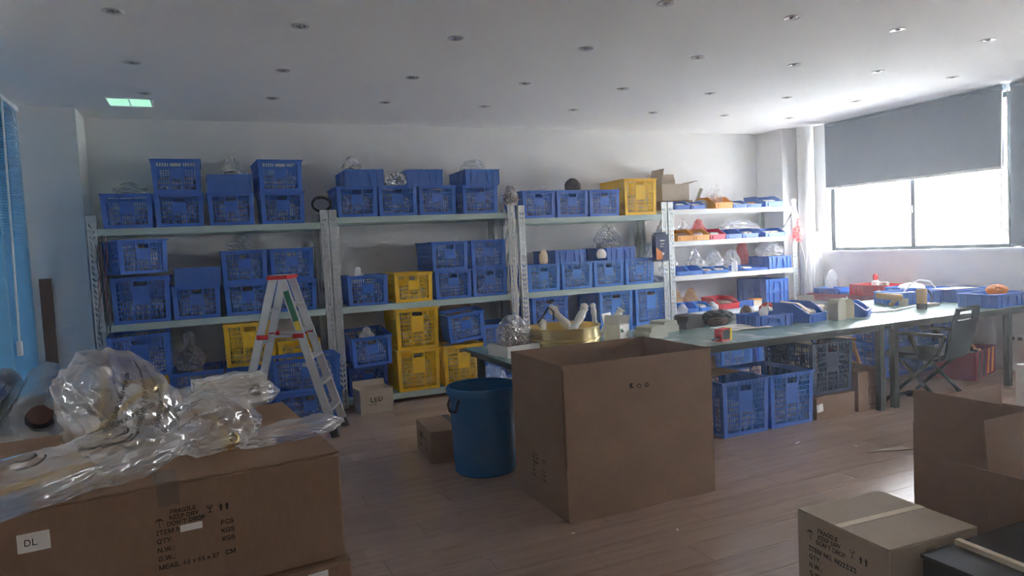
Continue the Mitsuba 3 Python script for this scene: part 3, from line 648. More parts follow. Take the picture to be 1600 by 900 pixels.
# LED carton before the second rack
lc, MLC = open_carton('open worn carton printed LED on the floor before the second rack', 1.385, 6.775, 0, .33, .24, .235, 6, 'card_light', [('f', .075, 172), ('b', .06, 20)])
write(lc, MLC @ mat(0, -.12, 0), [('LED', .05, -.07, .115, True), ('LIGHTING', .012, -.09, .085)])
bc, _ = open_carton('open brown carton behind the crooked blue crate, white bag inside', 2.44, 7.36, .545, .36, .26, .36, 0, 'card', [('f', .05, 30)])
# on the top of the fourth rack
tc, _ = open_carton('open brown carton with raised flaps on another box atop the fourth rack', 5.50, 7.43, 2.036, .42, .27, .21, 0, 'card_light', [('l', .20, -12), ('r', .15, 75), ('b', .16, 15)])
closed_carton('flat closed brown carton under the open one atop the fourth rack', 5.52, 7.42, 1.906, .46, .28, .129, 0, 'card', 'x', None)
# ---------------------------------------------------------------- parts bins on the fourth rack
z = 1.905
pbin(5.36, 6.985, z, .21, .27, .11, 'blue', 'blue parts bin at the left end atop the fourth rack', fill='fit_b')
pbin(5.60, 6.985, z, .21, .27, .10, 'blue', 'second blue parts bin atop the fourth rack', fill='fit_b')
bag('gadget_stack', 'stack of grey and white boxed fixtures beside the orange bin atop the fourth rack', 'fixtures', 5.765, 7.12, z, .05, .08, .07, 51, 'grey_beige')
pbin(5.985, 6.96, z, .27, .34, .15, 'orange', 'orange parts bin atop the fourth rack, topped with plastic wrap')
bag('plastic_bag', 'clear plastic wrap in the orange bin atop the fourth rack', 'plastic bag', 5.985, 7.14, z + .03, .085, .10, .14, 53, neck=.3)
pbin(6.27, 6.99, z, .22, .30, .10, 'blue', 'blue parts bin right of the orange bin atop the fourth rack', fill='fit_b')
pbin(6.51, 6.99, z, .22, .30, .10, 'blue', 'low blue parts bin in the middle right atop the fourth rack', fill='orange', flab='orange parts in a blue bin atop the fourth rack')
pbin(6.82, 6.97, z, .30, .40, .15, 'blue', 'biggest blue parts bin at the right atop the fourth rack', fill='fit_b')
t = thing('lamp_base', 'grey tubular lamp base leaning up atop the fourth rack', 'lamp part')
put(t, B().tube([(5.80, 7.42, 1.935), (5.90, 7.42, 1.98), (5.93, 7.40, 2.06), (5.98, 7.38, 2.19)], [.03, .03, .022, .022], 10).out(), 'grey_beige', None, True)
z = 1.515
pbin(5.39, 6.985, z, .235, .33, .145, 'orange', 'leftmost orange parts bin on the second shelf of the fourth rack', fill='wood_dark')
pbin(5.64, 6.985, z, .235, .33, .145, 'orange', 'second orange parts bin on the second shelf of the fourth rack', fill='fit_b')
pbin(5.89, 6.985, z, .235, .33, .140, 'pink_red', 'pinkish red parts bin on the second shelf of the fourth rack', fill='fit_b')
pbin(6.15, 6.985, z, .25, .33, .125, 'blue', 'blue parts bin right of the pinkish bin, fourth rack')
pbin(6.42, 6.985, z, .25, .33, .125, 'blue', 'blue parts bin with a white strip, second shelf, fourth rack', fill='fit_a')
for i, (x, r, s_, lab) in enumerate(((5.45, .10, 55, 'clear bag standing behind the leftmost orange bin'), (5.68, .08, 56, 'clear bag standing behind the second orange bin'), (5.92, .10, 57, 'bag of dark red beads behind the pinkish bin'))):
    bag('plastic_bag', lab, 'plastic bag', x, 7.40, z, r, .08, .14, s_, ['milky_bag', 'clear_bag', 'pinkish_bag'][i], neck=.3)
bag('plastic_bag', 'long pile of clear wrapped parts behind the blue bins, fourth rack', 'plastic bag', 6.62, 7.43, z, .34, .095, .14, 59, 'milky_bag')
pbin(6.84, 6.985, z, .34, .30, .115, 'tray_blue', 'blue bin at the right end of the second shelf, fourth rack', fill='fit_b')
z = 1.09
for x, w_, h_, lab in ((5.335, .19, .11, 'first'), (5.535, .20, .11, 'second'), (5.745, .19, .08, 'third'), (5.945, .20, .08, 'fourth')):
    pbin(x, 6.985, z, w_, .26, h_, 'blue_light', f'{lab} blue bin from the left on the third shelf of the fourth rack', fill='fit_b' if h_ < .1 else None)
for x, s_, lab in ((5.42, 61, 'gathered upright clear bag behind the first two bins, third shelf'), (5.86, 62, 'crinkled clear bag behind the fourth bin, third shelf'), (6.16, 63, 'low whitish bag in the middle of the third shelf'), (6.45, 64, 'wide whitish bag behind the flat bins, third shelf')):
    bag('plastic_bag', lab + ' of the fourth rack', 'plastic bag', x, 7.40, z, .115, .10, .15, s_, 'clear_bag' if s_ < 63 else 'milky_bag', neck=.5 if s_ < 63 else .2)
t = thing('glass_jar', 'clear glass bottle standing mid third shelf of the fourth rack', 'jar')
put(t, B().lathe([[0, 0], [.035, 0], [.037, .01], [.037, .11], [.030, .125], [.030, .135], [0, .135]], 20).out(), 'milky_bag', mat(6.18, 7.03, z), True)
pbin(6.40, 6.985, z, .22, .28, .07, 'blue', 'flat blue bin right of the glass bottle, third shelf', fill='fit_b')
pbin(6.60, 6.985, z, .17, .26, .065, 'blue', 'small flat blue bin beside the big blue tub, third shelf')
crate('D', 7.095, 6.99, z, 'tray_blue', 'at the right end of the fourth rack third shelf', fill=.9)
bag('plastic_bag', 'white carrier bags piled on the blue tub at right, third shelf', 'plastic bag', 6.95, 7.22, z + .165, .17, .16, .11, 66, 'white_bag', neck=.2)
bag('plastic_bag', 'pinkish mesh bag left on the blue tub, third shelf', 'plastic bag', 6.66, 7.42, z, .07, .08, .22, 67, 'pinkish_bag')
z = .625
pbin(5.46, 6.975, z, .17, .26, .11, 'blue_light', 'light blue bin at left on the fourth shelf of the fourth rack')
pbin(5.65, 6.975, z, .17, .26, .11, 'blue_light', 'second light blue bin on the fourth shelf of the fourth rack', fill='fit_b')
pbin(6.02, 6.96, z, .31, .36, .15, 'red', 'red parts bin on the fourth shelf of the fourth rack', fill='wood_dark')
for x, s_, lab, m_ in ((5.33, 70, 'small white rag left of the light blue bins', 'white_bag'), (5.46, 71, 'clear bag with orange knobs behind the light blue bins', 'yellow_bag'), (5.70, 72, 'second clear bag with orange knobs by the light blue bins', 'yellow_bag'), (5.80, 73, 'crumpled white paper left of the red bin', 'paper')):
    bag('plastic_bag', lab, 'plastic bag', x, 7.33 if s_ in (71, 72) else 7.02, z, .10 if s_ in (71, 72) else .055, .08, .14 if s_ in (71, 72) else .055, s_, m_, neck=.3)
crate('u', 6.43, 6.99, z, 'blue', 'low, between red bin and big tubs, fourth shelf', fill=.8, lab='small shallow blue tray between the red bin and big tubs')
t = thing('small_box', 'small orange box at the foot of the big blue tubs', 'box'); part(t, 'body', B().box(6.46, 6.60, 7.01, 7.12, z + .001, z + .075).out(), 'cream'); part(t, 'lid', B().box(6.455, 6.605, 7.005, 7.125, z + .076, z + .09).out(), 'orange')
crate('D', 7.03, 6.99, z, 'tray_blue', 'lower big tub on the fourth shelf', fill=.6); crate('D', 7.03, 6.99, z + .166, 'tray_blue', 'upper big tub on the fourth shelf', fill=.9)
# hanging on the rack ends
t = thing('powder_pack', 'dark navy printed pack hanging at the right post of the third rack', 'pack')
m = mat(4.965, 6.925, 1.29, rz=-4)
part(t, 'body', B().box(-.085, .085, -.045, .045, 0, .32).out(), 'navy', m); part(t, 'crimp', B().box(-.08, .08, -.01, .01, .32, .345).out(), 'navy', m)
part(t, 'swoosh', extr(Polygon([(-.084, .02), (-.01, .02), (.02, .09), (-.084, .17)]), .001, m @ mat(0, -.0455, 0) @ XZ), 'cap_orange')
part(t, 'print', B().mesh(trimesh.util.concatenate([extr(sbox(-.03, .24, .04, .252), .001), extr(sbox(-.03, .20, .03, .208), .001), extr(sbox(-.03, .17, .02, .178), .001), extr(Point(.01, .09).buffer(.016), .001)]), m @ mat(0, -.046, 0) @ XZ).out(), 'paper', kind='stuff')
part(t, 'hook', B().tube([(4.965, 6.925, 1.63), (4.965, 6.94, 1.70), (4.965, 6.985, 1.715)], .004, 6).out(), 'steel')
t = thing('plastic_film', 'roll of clear film and wires poking out at the third rack right end', 'film')
put(t, blob(.045, .09, .035, 75, amp=.2), 'milky_bag', mat(4.99, 7.12, 1.031, rz=-15), 30)
t = thing('red_bag', 'red plastic bag hanging by its handles on the window-side rack post', 'bag')
part(t, 'body', blob(.075, .05, .13, 77, neck=.5, flat=-1), 'pinkish_bag', mat(7.17, 6.925, 1.43), 35)
part(t, 'handle', B().tube([(7.16, 6.93, 1.69), (7.15, 6.95, 1.80), (7.17, 6.985, 1.93)], .008, 6).tube([(7.19, 6.93, 1.68), (7.19, 6.95, 1.80), (7.18, 6.985, 1.93)], .008, 6).out(), 'white_bag')
# white plastic sheet in the corner by the window
t = thing('plastic_sheet', 'white plastic sheet draped in the corner below the round pipe', 'plastic sheet')
n = 30; us = np.linspace(0, 1, n); vs = np.linspace(0, 1, 26); V_ = []
for v_ in vs:
    for u in us:
        w_ = .20 + .22 * v_
        V_.append((7.42 + (u - .5) * w_ + .012 * math.sin(14 * u), 6.90 - .03 * v_ + (.028 + .02 * v_) * math.sin(26 * u + 2 * v_) , 1.55 - 1.15 * v_ - .05 * abs(math.sin(9 * u)) * v_))
f = [[i * n + j, i * n + j + 1, (i + 1) * n + j + 1] for i in range(25) for j in range(n - 1)] + [[i * n + j, (i + 1) * n + j + 1, (i + 1) * n + j] for i in range(25) for j in range(n - 1)]
put(t, trimesh.Trimesh(np.array(V_), f, process=False), 'white_bag', None, True)
t = thing('wall_cable', 'thin grey cable hanging from the red bag towards the floor', 'cable')
put(t, B().tube([(7.24, 6.95, 1.42), (7.26, 6.9, 1.15), (7.30, 6.9, .95), (7.24, 6.88, .75), (7.25, 6.9, .45)], .006, 6).out(), 'wire_white', None, True)

# ---------------------------------------------------------------- the green work tables
ZT = .75
def table(label, x0, x1, y0, y1, legs, rear):
    t = thing('work_table', label, 'table')
    part(t, 'top', B().box(x0, x1, y0, y1, ZT - .018, ZT).out(), 'table_top')
    part(t, 'edge_band', B().box(x0 - .003, x1 + .003, y0 - .004, y0, ZT - .022, ZT - .001).box(x0 - .003, x0, y0, y1, ZT - .022, ZT - .001).out(), 'table_edge')
    for (a, b_, c, d) in ((x0 + .04, x1 - .04, y0 + .05, y0 + .09), (x0 + .04, x1 - .04, y1 - .09, y1 - .05), (x0 + .05, x0 + .09, y0 + .09, y1 - .09), (x1 - .09, x1 - .05, y0 + .09, y1 - .09)):
        part(t, 'apron', B().box(a, b_, c, d, ZT - .065, ZT - .019).out(), 'table_edge')
    for x in legs:
        part(t, 'leg', B().box(x, x + .05, y0 + .045, y0 + .095, 0, ZT - .02).out(), 'table_edge'); part(t, 'leg', B().box(x, x + .05, y1 - .095, y1 - .045, 0, ZT - .02).out(), 'table_edge')
    for (a, b_, c, d) in ((legs[0] + .05, legs[-1], y1 - .09, y1 - .06),):
        part(t, 'stretcher', B().box(a, b_, c, d, .09, .12).out(), 'sill')
        return t
table('long green-topped work table behind the tall carton, left half', 1.83, 5.235, 4.05, 5.26, [1.92, 5.13], True)
table('green-topped work table behind the folding chair, right half', 5.245, 7.45, 4.055, 5.545, [5.31, 6.86], True)

# on the table, from left to right
t = thing('paper_tray', 'low white carton holding a clear bag of brown parts at the table corner', 'box')
m = mat(2.02, 4.68, ZT, rz=8)
for n_, q in (('side', (-.14, .14, -.14, -.136)), ('side', (-.14, .14, .136, .14)), ('side', (-.14, -.136, -.136, .136)), ('side', (.136, .14, -.136, .136))): part(t, n_, B().box(*q, .001, .085).out(), 'paper', m)
part(t, 'bottom', B().box(-.136, .136, -.136, .136, .001, .004).out(), 'paper', m)
bag('brown_parts', 'brown fibrous parts filling the clear bag at the table corner', 'parts', 2.02, 4.68, ZT + .02, .10, .10, .12, 81, 'fit_c', amp=.12)
bag('plastic_bag', 'round clear bag around brown parts in the white carton on the table', 'plastic bag', 2.02, 4.68, ZT + .005, .125, .125, .165, 82, 'clear_bag', sub=4, amp=.10)
t = thing('brass_drum', 'large round brass lamp drum with a rib around its middle', 'lamp drum')
prof = [[.270, 0], [.270, .075], [.284, .080], [.284, .092], [.274, .097], [.274, .165], [.284, .170], [.284, .178], [.268, .178], [.266, .10], [.264, .002], [.270, 0]]
part(t, 'shell', B().lathe(prof, 64).out(), 'brass', mat(2.44, 4.68, ZT + .001), 40)
part(t, 'floor_plate', B().lathe([[0, .004], [.263, .004], [.263, .007], [0, .007]], 48).out(), 'brass', mat(2.44, 4.68, ZT + .001))
for k in range(4): part(t, 'screw', B().tube([(-.282, 0, .13), (-.292, 0, .13)], .008, 8).out(), 'steel', mat(2.44, 4.68, ZT + .001, rz=-60 + 35 * k))
def wrapped_arm(label, pts, r):
    t = thing('foam_wrapped_lamp', label, 'lamp arm'); p = np.array(pts, float); q = np.vstack([p[0] + (p[1] - p[0]) * s for s in np.linspace(0, 1, 9)] + ([p[1] + (p[2] - p[1]) * s for s in np.linspace(.2, 1, 5)] if len(p) > 2 else []))
    rr = r * (1 + .22 * np.sin(np.arange(len(q)) * 1.9 + r * 900)); rr[-1] *= .5; rr[-2] *= 1.25
    put(t, B().tube(q, rr, 9).out(), 'foam', None, True)
wrapped_arm('white foam-wrapped lamp arm leaning left in the brass drum, dark tip', [(2.62, 4.72, ZT + .04), (2.42, 4.87, 1.07)], .028)
wrapped_arm('white foam-wrapped lamp arm highest in the brass drum, leaning right', [(2.38, 4.56, ZT + .04), (2.63, 4.70, 1.02), (2.655, 4.715, 1.075)], .030)
wrapped_arm('white foam-wrapped lamp arm at the right inside the brass drum', [(2.56, 4.82, ZT + .04), (2.72, 4.85, 1.03)], .026)
wrapped_arm('stubby white foam-wrapped arm behind the drum rim', [(2.30, 4.68, ZT + .04), (2.34, 4.86, .97)], .03)
wrapped_arm('thin white foam-wrapped arm standing behind the small white box', [(2.92, 5.02, ZT + .02), (2.905, 5.02, 1.0), (2.90, 5.02, 1.045)], .022)
wrapped_arm('white foam-wrapped arm leaning out right of the small white box', [(2.94, 4.98, ZT + .03), (3.16, 5.02, .95), (3.18, 5.02, .975)], .026)
t = thing('black_lead', 'black cable hooked over the left lamp arm', 'cable'); put(t, B().tube([(2.28, 4.80, .955), (2.34, 4.83, .99), (2.40, 4.84, 1.06), (2.43, 4.82, 1.03), (2.42, 4.80, .96)], .008, 6).out(), 'black', None, True)
wb, MWB = open_carton('small white carton with raised flaps right of the brass drum', 2.985, 4.80, ZT, .15, .15, .13, 28, 'paper', [('b', .09, 12), ('l', .08, -14), ('r', .07, 25)], .003)
write(wb, MWB @ mat(0, -.075, 0), [('E27', .014, .01, .03), (sbox(-.06, .07, -.015, .085), 0, 0, 0)], m='ink')
part(wb, 'green_label', B().box(-.07, -.03, -.0765, -.0755, .085, .10).out(), 'green', MWB)
def saddle(label, x, y, z, w, d, h, mt, rz=0):
    """a rounded two-step block lying on the table"""
    t = thing('socket_cover', label, 'lamp cover')
    p = Polygon([(-w / 2, 0), (w / 2, 0), (w / 2, h * .45), (w * .40, h * .62), (w * .38, h * .9), (w * .30, h), (-w * .30, h), (-w * .38, h * .9), (-w * .40, h * .62), (-w / 2, h * .45)]).buffer(-.004).buffer(.004)
    put(t, extr(p, d, mat(0, d / 2, 0) @ XZ), mt, mat(x, y, z, rz=rz), 35)
saddle('beige grey stepped lamp cover nearest the brass drum', 3.26, 4.72, ZT, .25, .16, .10, 'grey_beige', 18)
saddle('beige grey stepped lamp cover in the middle of three', 3.56, 4.96, ZT, .22, .16, .10, 'grey_beige', 15)
saddle('black stepped lamp cover, rightmost of three', 3.87, 5.02, ZT, .24, .16, .12, 'black', 12)
bag('tool_pouch', 'black pouch with dark red underside lying on the table', 'pouch', 4.26, 5.10, ZT, .16, .11, .07, 84, 'black', amp=.15)
bag('cloth', 'dark red cloth under the black pouch on the table', 'cloth', 4.16, 4.97, ZT, .10, .06, .04, 85, 'brown_bag')
bag('dark_knob', 'dark brown knob wrapped with white plastic behind the flat blue tray', 'knob', 4.62, 5.12, ZT, .05, .05, .075, 86, 'brown_bag')
bag('white_wrap', 'white plastic tuft beside the dark brown knob', 'plastic wrap', 4.72, 5.20, ZT, .055, .05, .06, 87, 'white_bag', amp=.4)
bag('cloth', 'red and white cloth behind the flat blue tray', 'cloth', 4.93, 5.16, ZT, .09, .07, .075, 88, 'red_soft'); bag('cloth', 'white crumpled cloth beside the red cloth', 'cloth', 4.86, 5.10, ZT, .08, .05, .06, 89, 'paper')
for i, (x, y, rz_, w_) in enumerate(((4.10, 4.72, 12, .34), (4.22, 4.62, -8, .30), (4.02, 4.66, 30, .26), (4.33, 4.66, 5, .2))):
    t = thing('paper_sheet', ['large white paper sheet lying left of the flat blue tray', 'white paper sheet partly under the others, nearest the table edge', 'white paper sheet lying askew beneath the others', 'small white paper strip against the flat blue tray'][i], 'paper')
    put(t, B().box(-w_ / 2, w_ / 2, -.10, .10, 0, .003).out(), 'paper', mat(x, y, ZT + .001 + .004 * (3 - i), rz=rz_))
t = thing('tape_measure', 'red and black tool case with yellow end at the table edge', 'tool')
m = mat(3.56, 4.20, ZT, rz=20)
part(t, 'body', B().box(-.065, .045, -.03, .03, .012, .085).out(), 'black', m); part(t, 'shell', B().box(-.07, .05, -.032, .032, .085, .095).box(-.072, -.062, -.032, .032, .001, .085).box(-.065, .05, -.032, .032, .001, .012).out(), 'red', m)
part(t, 'end_cap', B().box(.05, .075, -.033, .033, .001, .095).out(), 'tool_yellow', m); part(t, 'hook', B().bar((-.07, 0, .03), (-.14, .01, .02), .012, .012).out(), 'black', m)
crate('q', 4.60, 4.56, ZT, 'blue', '', rz=-8, fill=.35, lab='flat dark blue tray of small parts mid table')
t = thing('white_strips', 'thin white twisted pieces standing in the flat blue tray', 'plastic strips')
for k in range(4): part(t, 'strip', B().tube([(4.46 + .02 * k, 4.74 + .015 * (k % 2), ZT + .05), (4.45 + .03 * k, 4.76, ZT + .11), (4.47 + .035 * k - .03 * (k % 2), 4.75, ZT + .15 + .012 * (k % 3))], [.012, .010, .006], 6).out(), 'foam', None, True)
pbin(4.90, 4.53, ZT, .27, .36, .17, 'blue', 'large blue parts bin mid table, pale lining over its side', rz=12, fill='fit_c')
t = thing('bin_lining', 'pale pink strip of material draped over the large blue bin', 'lining')
put(t, B().bar((4.74, 4.80, ZT + .178), (4.80, 4.66, ZT + .165), .05, .006).bar((4.80, 4.66, ZT + .165), (4.84, 4.545, ZT + .09), .05, .006).out(), 'cream')
t = thing('cardboard_piece', 'grey brown cardboard sheet standing behind the large blue bin', 'cardboard'); put(t, B().box(-.085, .085, -.004, .004, 0, .20, mat(5.20, 4.93, ZT + .001, rz=-14, rx=-8)).out(), 'grey_board')
t = thing('jar', 'small cream capped bottle behind the round-topped blocks', 'bottle'); part(t, 'body', B().lathe([[0, 0], [.03, 0], [.032, .08], [.018, .10], [0, .10]], 16).out(), 'beige', mat(5.31, 4.80, ZT + .001), True); part(t, 'cap', B().lathe([[0, .10], [.02, .10], [.02, .125], [0, .125]], 16).out(), 'grey_board', mat(5.31, 4.80, ZT + .001))
t = thing('orange_case', 'orange flat case lying behind the round-topped blocks', 'case'); put(t, B().box(-.10, .10, -.05, .05, 0, .06, mat(5.55, 5.12, ZT + .001, rz=10)).out(), 'cream')
def arch(label, x, y, w, d, h, rz):
    t = thing('round_block', label, 'lamp cover'); p = sbox(-w / 2, 0, w / 2, h - w / 2).union(Point(0, h - w / 2).buffer(w / 2, 16))
    put(t, extr(p, d, mat(0, d / 2, 0) @ XZ), 'beige', mat(x, y, ZT + .001, rz=rz), 35)
arch('beige round-topped block standing on the table, left of two', 5.12, 4.52, .115, .10, .19, 8); arch('beige round-topped block standing on the table, right of two', 5.27, 4.56, .115, .10, .18, -20)
pbin(5.52, 4.52, ZT, .22, .26, .14, 'blue', 'blue parts bin with a white paper corner, right of the round-topped blocks', rz=30)
t = thing('paper_sheet', 'white folded paper sticking up from the right blue bin on the table', 'paper'); put(t, extr(Polygon([(-.07, 0), (.08, 0), (0, .13)]), .004, mat(5.42, 4.62, ZT + .06, rz=20, rx=-20) @ XZ), 'paper')
t = thing('tumbler', 'wooden-sided dark tumbler standing on the right table', 'cup')
part(t, 'body', B().lathe([[0, .001], [.044, .001], [.044, .055], [0, .055]], 28).out(), 'black', mat(6.28, 4.55, ZT), 40)
part(t, 'sleeve', B().lathe([[.044, .055], [.048, .19], [.044, .195], [.040, .19], [.038, .07], [0, .06]], 28).out(), 'wood', mat(6.28, 4.55, ZT), 40)
t = thing('heat_gun', 'brown handled hand tool lying behind the tumbler', 'tool'); part(t, 'barrel', B().tube([(6.30, 4.78, ZT + .10), (6.10, 4.90, ZT + .13)], [.035, .028], 12).out(), 'wood', None, True); part(t, 'handle', B().tube([(6.26, 4.80, ZT + .09), (6.33, 4.92, ZT + .02)], .022, 10).out(), 'wood', None, True)
t = thing('power_cable', 'pale cable looping over the right table', 'cable'); put(t, B().tube([(5.95, 5.25, ZT + .02), (5.80, 5.10, ZT + .015), (5.66, 4.82, ZT + .012), (5.70, 4.62, ZT + .012), (5.95, 4.60, ZT + .012), (6.20, 4.66, ZT + .012), (6.42, 4.72, ZT + .012), (6.62, 4.75, ZT + .012)], .008, 6).out(), 'wire_white', None, True)
t = thing('soldering_stand', 'small tray with soldering tool and wire loops on the right table', 'tool'); part(t, 'base', B().box(6.48, 6.64, 4.62, 4.74, ZT + .001, ZT + .03).out(), 'grey_board'); part(t, 'loop', B().tube([(6.52, 4.68, ZT + .03), (6.52, 4.70, ZT + .14), (6.58, 4.70, ZT + .16), (6.62, 4.69, ZT + .10), (6.60, 4.68, ZT + .03)], .007, 6).out(), 'wire_black', None, True)
t = thing('tin', 'small grey round tin beside the tumbler', 'tin'); put(t, B().lathe([[0, .001], [.05, .001], [.05, .07], [0, .07]], 24).out(), 'grey_beige', mat(6.48, 4.90, ZT), 40)
crate('r', 6.92, 4.86, ZT, 'tray_blue', '', rz=-14, fill=.9, lab='blue tray of cables on the right table by the tumbler')
crate('r', 7.47, 4.63, ZT, 'tray_blue', '', rz=-10, fill=.8, lab='second blue tray with a cardboard lid on the right table')
t = thing('cardboard_piece', 'grey cardboard flap resting on the second blue tray', 'cardboard'); put(t, B().box(-.20, .20, -.10, .10, 0, .004, mat(7.14, 4.80, ZT + .133, rz=-12)).out(), 'grey_board')
crate('r', 7.16, 4.10, ZT, 'blue', '', rz=4, fill=.8, lab='deep dark blue tub at the right end of the table')
bag('cloth', 'orange red cloth in the tub at the right end of the table', 'cloth', 6.98, 4.28, ZT + .11, .10, .08, .05, 92, 'cap_orange')
t = thing('white_cable', 'white cable arching over the blue trays on the right table', 'cable'); put(t, B().tube([(6.55, 4.95, ZT + .12), (6.65, 4.95, ZT + .20), (6.78, 4.94, ZT + .24), (6.92, 4.92, ZT + .22), (6.98, 4.90, ZT + .15)], .008, 6).out(), 'white_plastic', None, True)
# maroon bench along the right wall
t = thing('steel_bench', 'maroon steel bench along the wall under the bright window', 'bench'); zb = .76
part(t, 'top', B().box(7.06, 7.56, 5.57, 6.70, zb - .02, zb).out(), 'maroon'); part(t, 'front_rail', B().box(7.055, 7.09, 5.57, 6.70, zb - .075, zb - .021).out(), 'maroon')
for y in (6.66, 6.20, 5.85, 5.60): part(t, 'leg', B().box(7.06, 7.095, y - .0175, y + .0175, 0, zb - .076).out(), 'maroon')
for y0_, y1_ in ((6.22, 6.64), (5.87, 6.18), (5.62, 5.83)): part(t, 'panel', B().box(7.075, 7.08, y0_, y1_, .15, zb - .09).out(), 'paper')
crate('t', 7.30, 6.44, zb, 'tray_blue', '', rz=-90, fill=.6, lab='small bright blue tray at the left end of the maroon bench')
pbin(7.13, 6.17, zb, .15, .20, .08, 'blue_light', 'small blue parts bin between the blue and red trays on the bench', rz=-90)
crate('r', 7.37, 5.83, zb, 'red', '', rz=-90, fill=.8, lab='red tray full of parts on the maroon bench')
crate('r', 7.29, 5.275, ZT, 'tray_blue', '', rz=-88, fill=.7, lab='bright blue tray with white cables at the table back')
t = thing('glue_bottle', 'red capped white bottle standing in the red tray', 'bottle'); part(t, 'body', B().lathe([[0, 0], [.045, 0], [.045, .06], [.02, .08], [0, .08]], 16).out(), 'white_plastic', mat(7.28, 5.86, zb + .098), 40); part(t, 'cap', B().lathe([[0, .08], [.02, .08], [.026, .10], [.03, .13], [.012, .155], [0, .155]], 16).out(), 'red', mat(7.28, 5.86, zb + .098), 40)
t = thing('spool', 'grey cylinder fitting standing in the red tray', 'fitting'); put(t, B().lathe([[0, 0], [.05, 0], [.05, .06], [0, .06]], 20).out(), 'grey_beige', mat(7.26, 5.72, zb + .098), 40)
bag('plastic_bag', 'round clear bag at the wall corner behind the maroon bench', 'plastic bag', 7.42, 6.62, zb, .09, .07, .15, 95, 'milky_bag', neck=.2)
bag('white_wrap', 'coil of white cable in the bright blue tray at the table back', 'cable coil', 7.15, 5.30, ZT + .09, .12, .12, .05, 96, 'white_bag')
# ---------------------------------------------------------------- under and before the table
YC = 4.155
crate('L', 3.955, YC, 0, 'blue', 'before the table, directly right of the tall carton', fill=.45)
crate('L', 4.435, YC + .005, 0, 'blue', 'before the table, second from the tall carton', fill=.5)
t = thing('cardboard_sheet', 'brown cardboard sheet lying on the crate right of the tall carton', 'cardboard'); put(t, B().box(-.24, .22, -.15, .12, 0, .005, mat(3.66, 4.52, .442, rz=10)).out(), 'card')
t = thing('cardboard_piece', 'curled brown cardboard scrap standing on the cardboard sheet', 'cardboard'); put(t, extr(Polygon([(-.15, 0), (.16, .0), (.17, .12), (.05, .06)]), .005, mat(3.66, 4.62, .449, rz=-4, rx=-14) @ XZ), 'card')
bag('white_wrap', 'white plastic wrap at the edge of the crate beside the tall carton', 'plastic wrap', 3.50, 4.62, .436, .06, .06, .05, 101, 'white_bag')
cc, MCC = closed_carton('brown carton with a white sticker under the black crate', 4.69, 4.36, 0, .44, .38, .19, 0, 'card', 'x', None)
part(cc, 'sticker', B().box(-.20, -.13, -.0012, -.0002, .09, .155, mat(0, 0, 0, ry=-8)).out(), 'paper', MCC @ mat(0, -.19, 0))
crate('L', 4.912, YC + .03, .195, 'crate_black', 'with a cardboard scrap, on a carton before the table', fill=None)
t = thing('cardboard_piece', 'brown cardboard scrap jutting out of the black crate', 'cardboard'); put(t, extr(Polygon([(-.13, 0), (.16, 0), (.06, .16), (-.02, .10), (-.08, .20), (-.10, .10)]), .005, mat(4.66, 4.45, .50, rz=8, rx=-12) @ XZ), 'grey_board')
cu, MCU = closed_carton('tall brown carton at the joint of the two tables', 5.12, 4.33, 0, .34, .32, .345, 0, 'card', 'y', None)
write(cu, MCU @ mat(0, -.16, 0), [(sbox(-.05, .05, .09, .20).difference(sbox(-.045, .055, .085, .195)), 0, 0, 0), ('QTY.', .014, -.02, .17), ('N.W.:', .014, -.02, .14), ('G.W.:', .014, -.02, .11)])
crate('r', 4.62, 4.78, 0, 'red', '', fill=None, lab='red tub on the floor behind the black crate')
for i, (xr, z_, w_) in enumerate(((6.86, 0, 'lower left'), (7.40, 0, 'lower right'), (6.86, .312, 'upper left'), (7.40, .312, 'upper right'))):
    crate('Wl', xr - .01, 5.0, z_, 'blue', f'{w_} of four stacked behind the folding chair', fill=.75)
crate('L', 5.70, 6.22, 0, 'blue_light', 'on the floor beyond the table, right of the tall carton', fill=.8)
crate('L', 6.32, 6.30, 0, 'blue_light', 'on the floor beyond the table, seen between its rear legs', fill=.85)
crate('W', 7.02, 6.25, 0, 'blue_light', 'on the floor beyond the table, left of the stool', fill=.8)
# wooden stool and red toolbox under the table
t = thing('wooden_stool', 'small wooden stool under the table behind the black crate', 'stool')
sx, sy = 5.88, 5.22
part(t, 'seat', B().box(sx - .14, sx + .14, sy - .14, sy + .14, .42, .445).out(), 'wood')
for a in (-1, 1):
    for b_ in (-1, 1): part(t, 'leg', B().bar((sx + a * .20, sy + b_ * .18, 0), (sx + a * .11, sy + b_ * .11, .42), .032, .032, (0, 1, 0)).out(), 'wood')
for b_ in (-1, 1): part(t, 'rung', B().bar((sx - .17, sy + b_ * .155, .13), (sx + .17, sy + b_ * .155, .13), .022, .022).out(), 'wood')
for a in (-1, 1): part(t, 'rung', B().bar((sx + a * .165, sy - .14, .18), (sx + a * .165, sy + .14, .18), .022, .022).out(), 'wood')
t = thing('tool_case', 'red and dark tool case on the floor behind the wooden stool', 'tool case')
m = mat(0, 0, 0)
part(t, 'body', B().box(6.42, 6.72, 5.62, 5.9, .001, .24).out(), 'maroon'); part(t, 'lid', B().box(6.41, 6.73, 5.61, 5.91, .24, .36).out(), 'steel_dark'); part(t, 'handle', B().tube([(6.50, 5.76, .36), (6.50, 5.76, .41), (6.64, 5.76, .41), (6.64, 5.76, .36)], .012, 8).out(), 'black'); part(t, 'label', B().box(6.50, 6.64, 5.606, 5.61, .27, .31).out(), 'paper')
t = thing('tool_crate', 'dark red box heaped with hand tools under the right table end', 'box'); m = mat(7.08, 4.66, 0, rz=17)
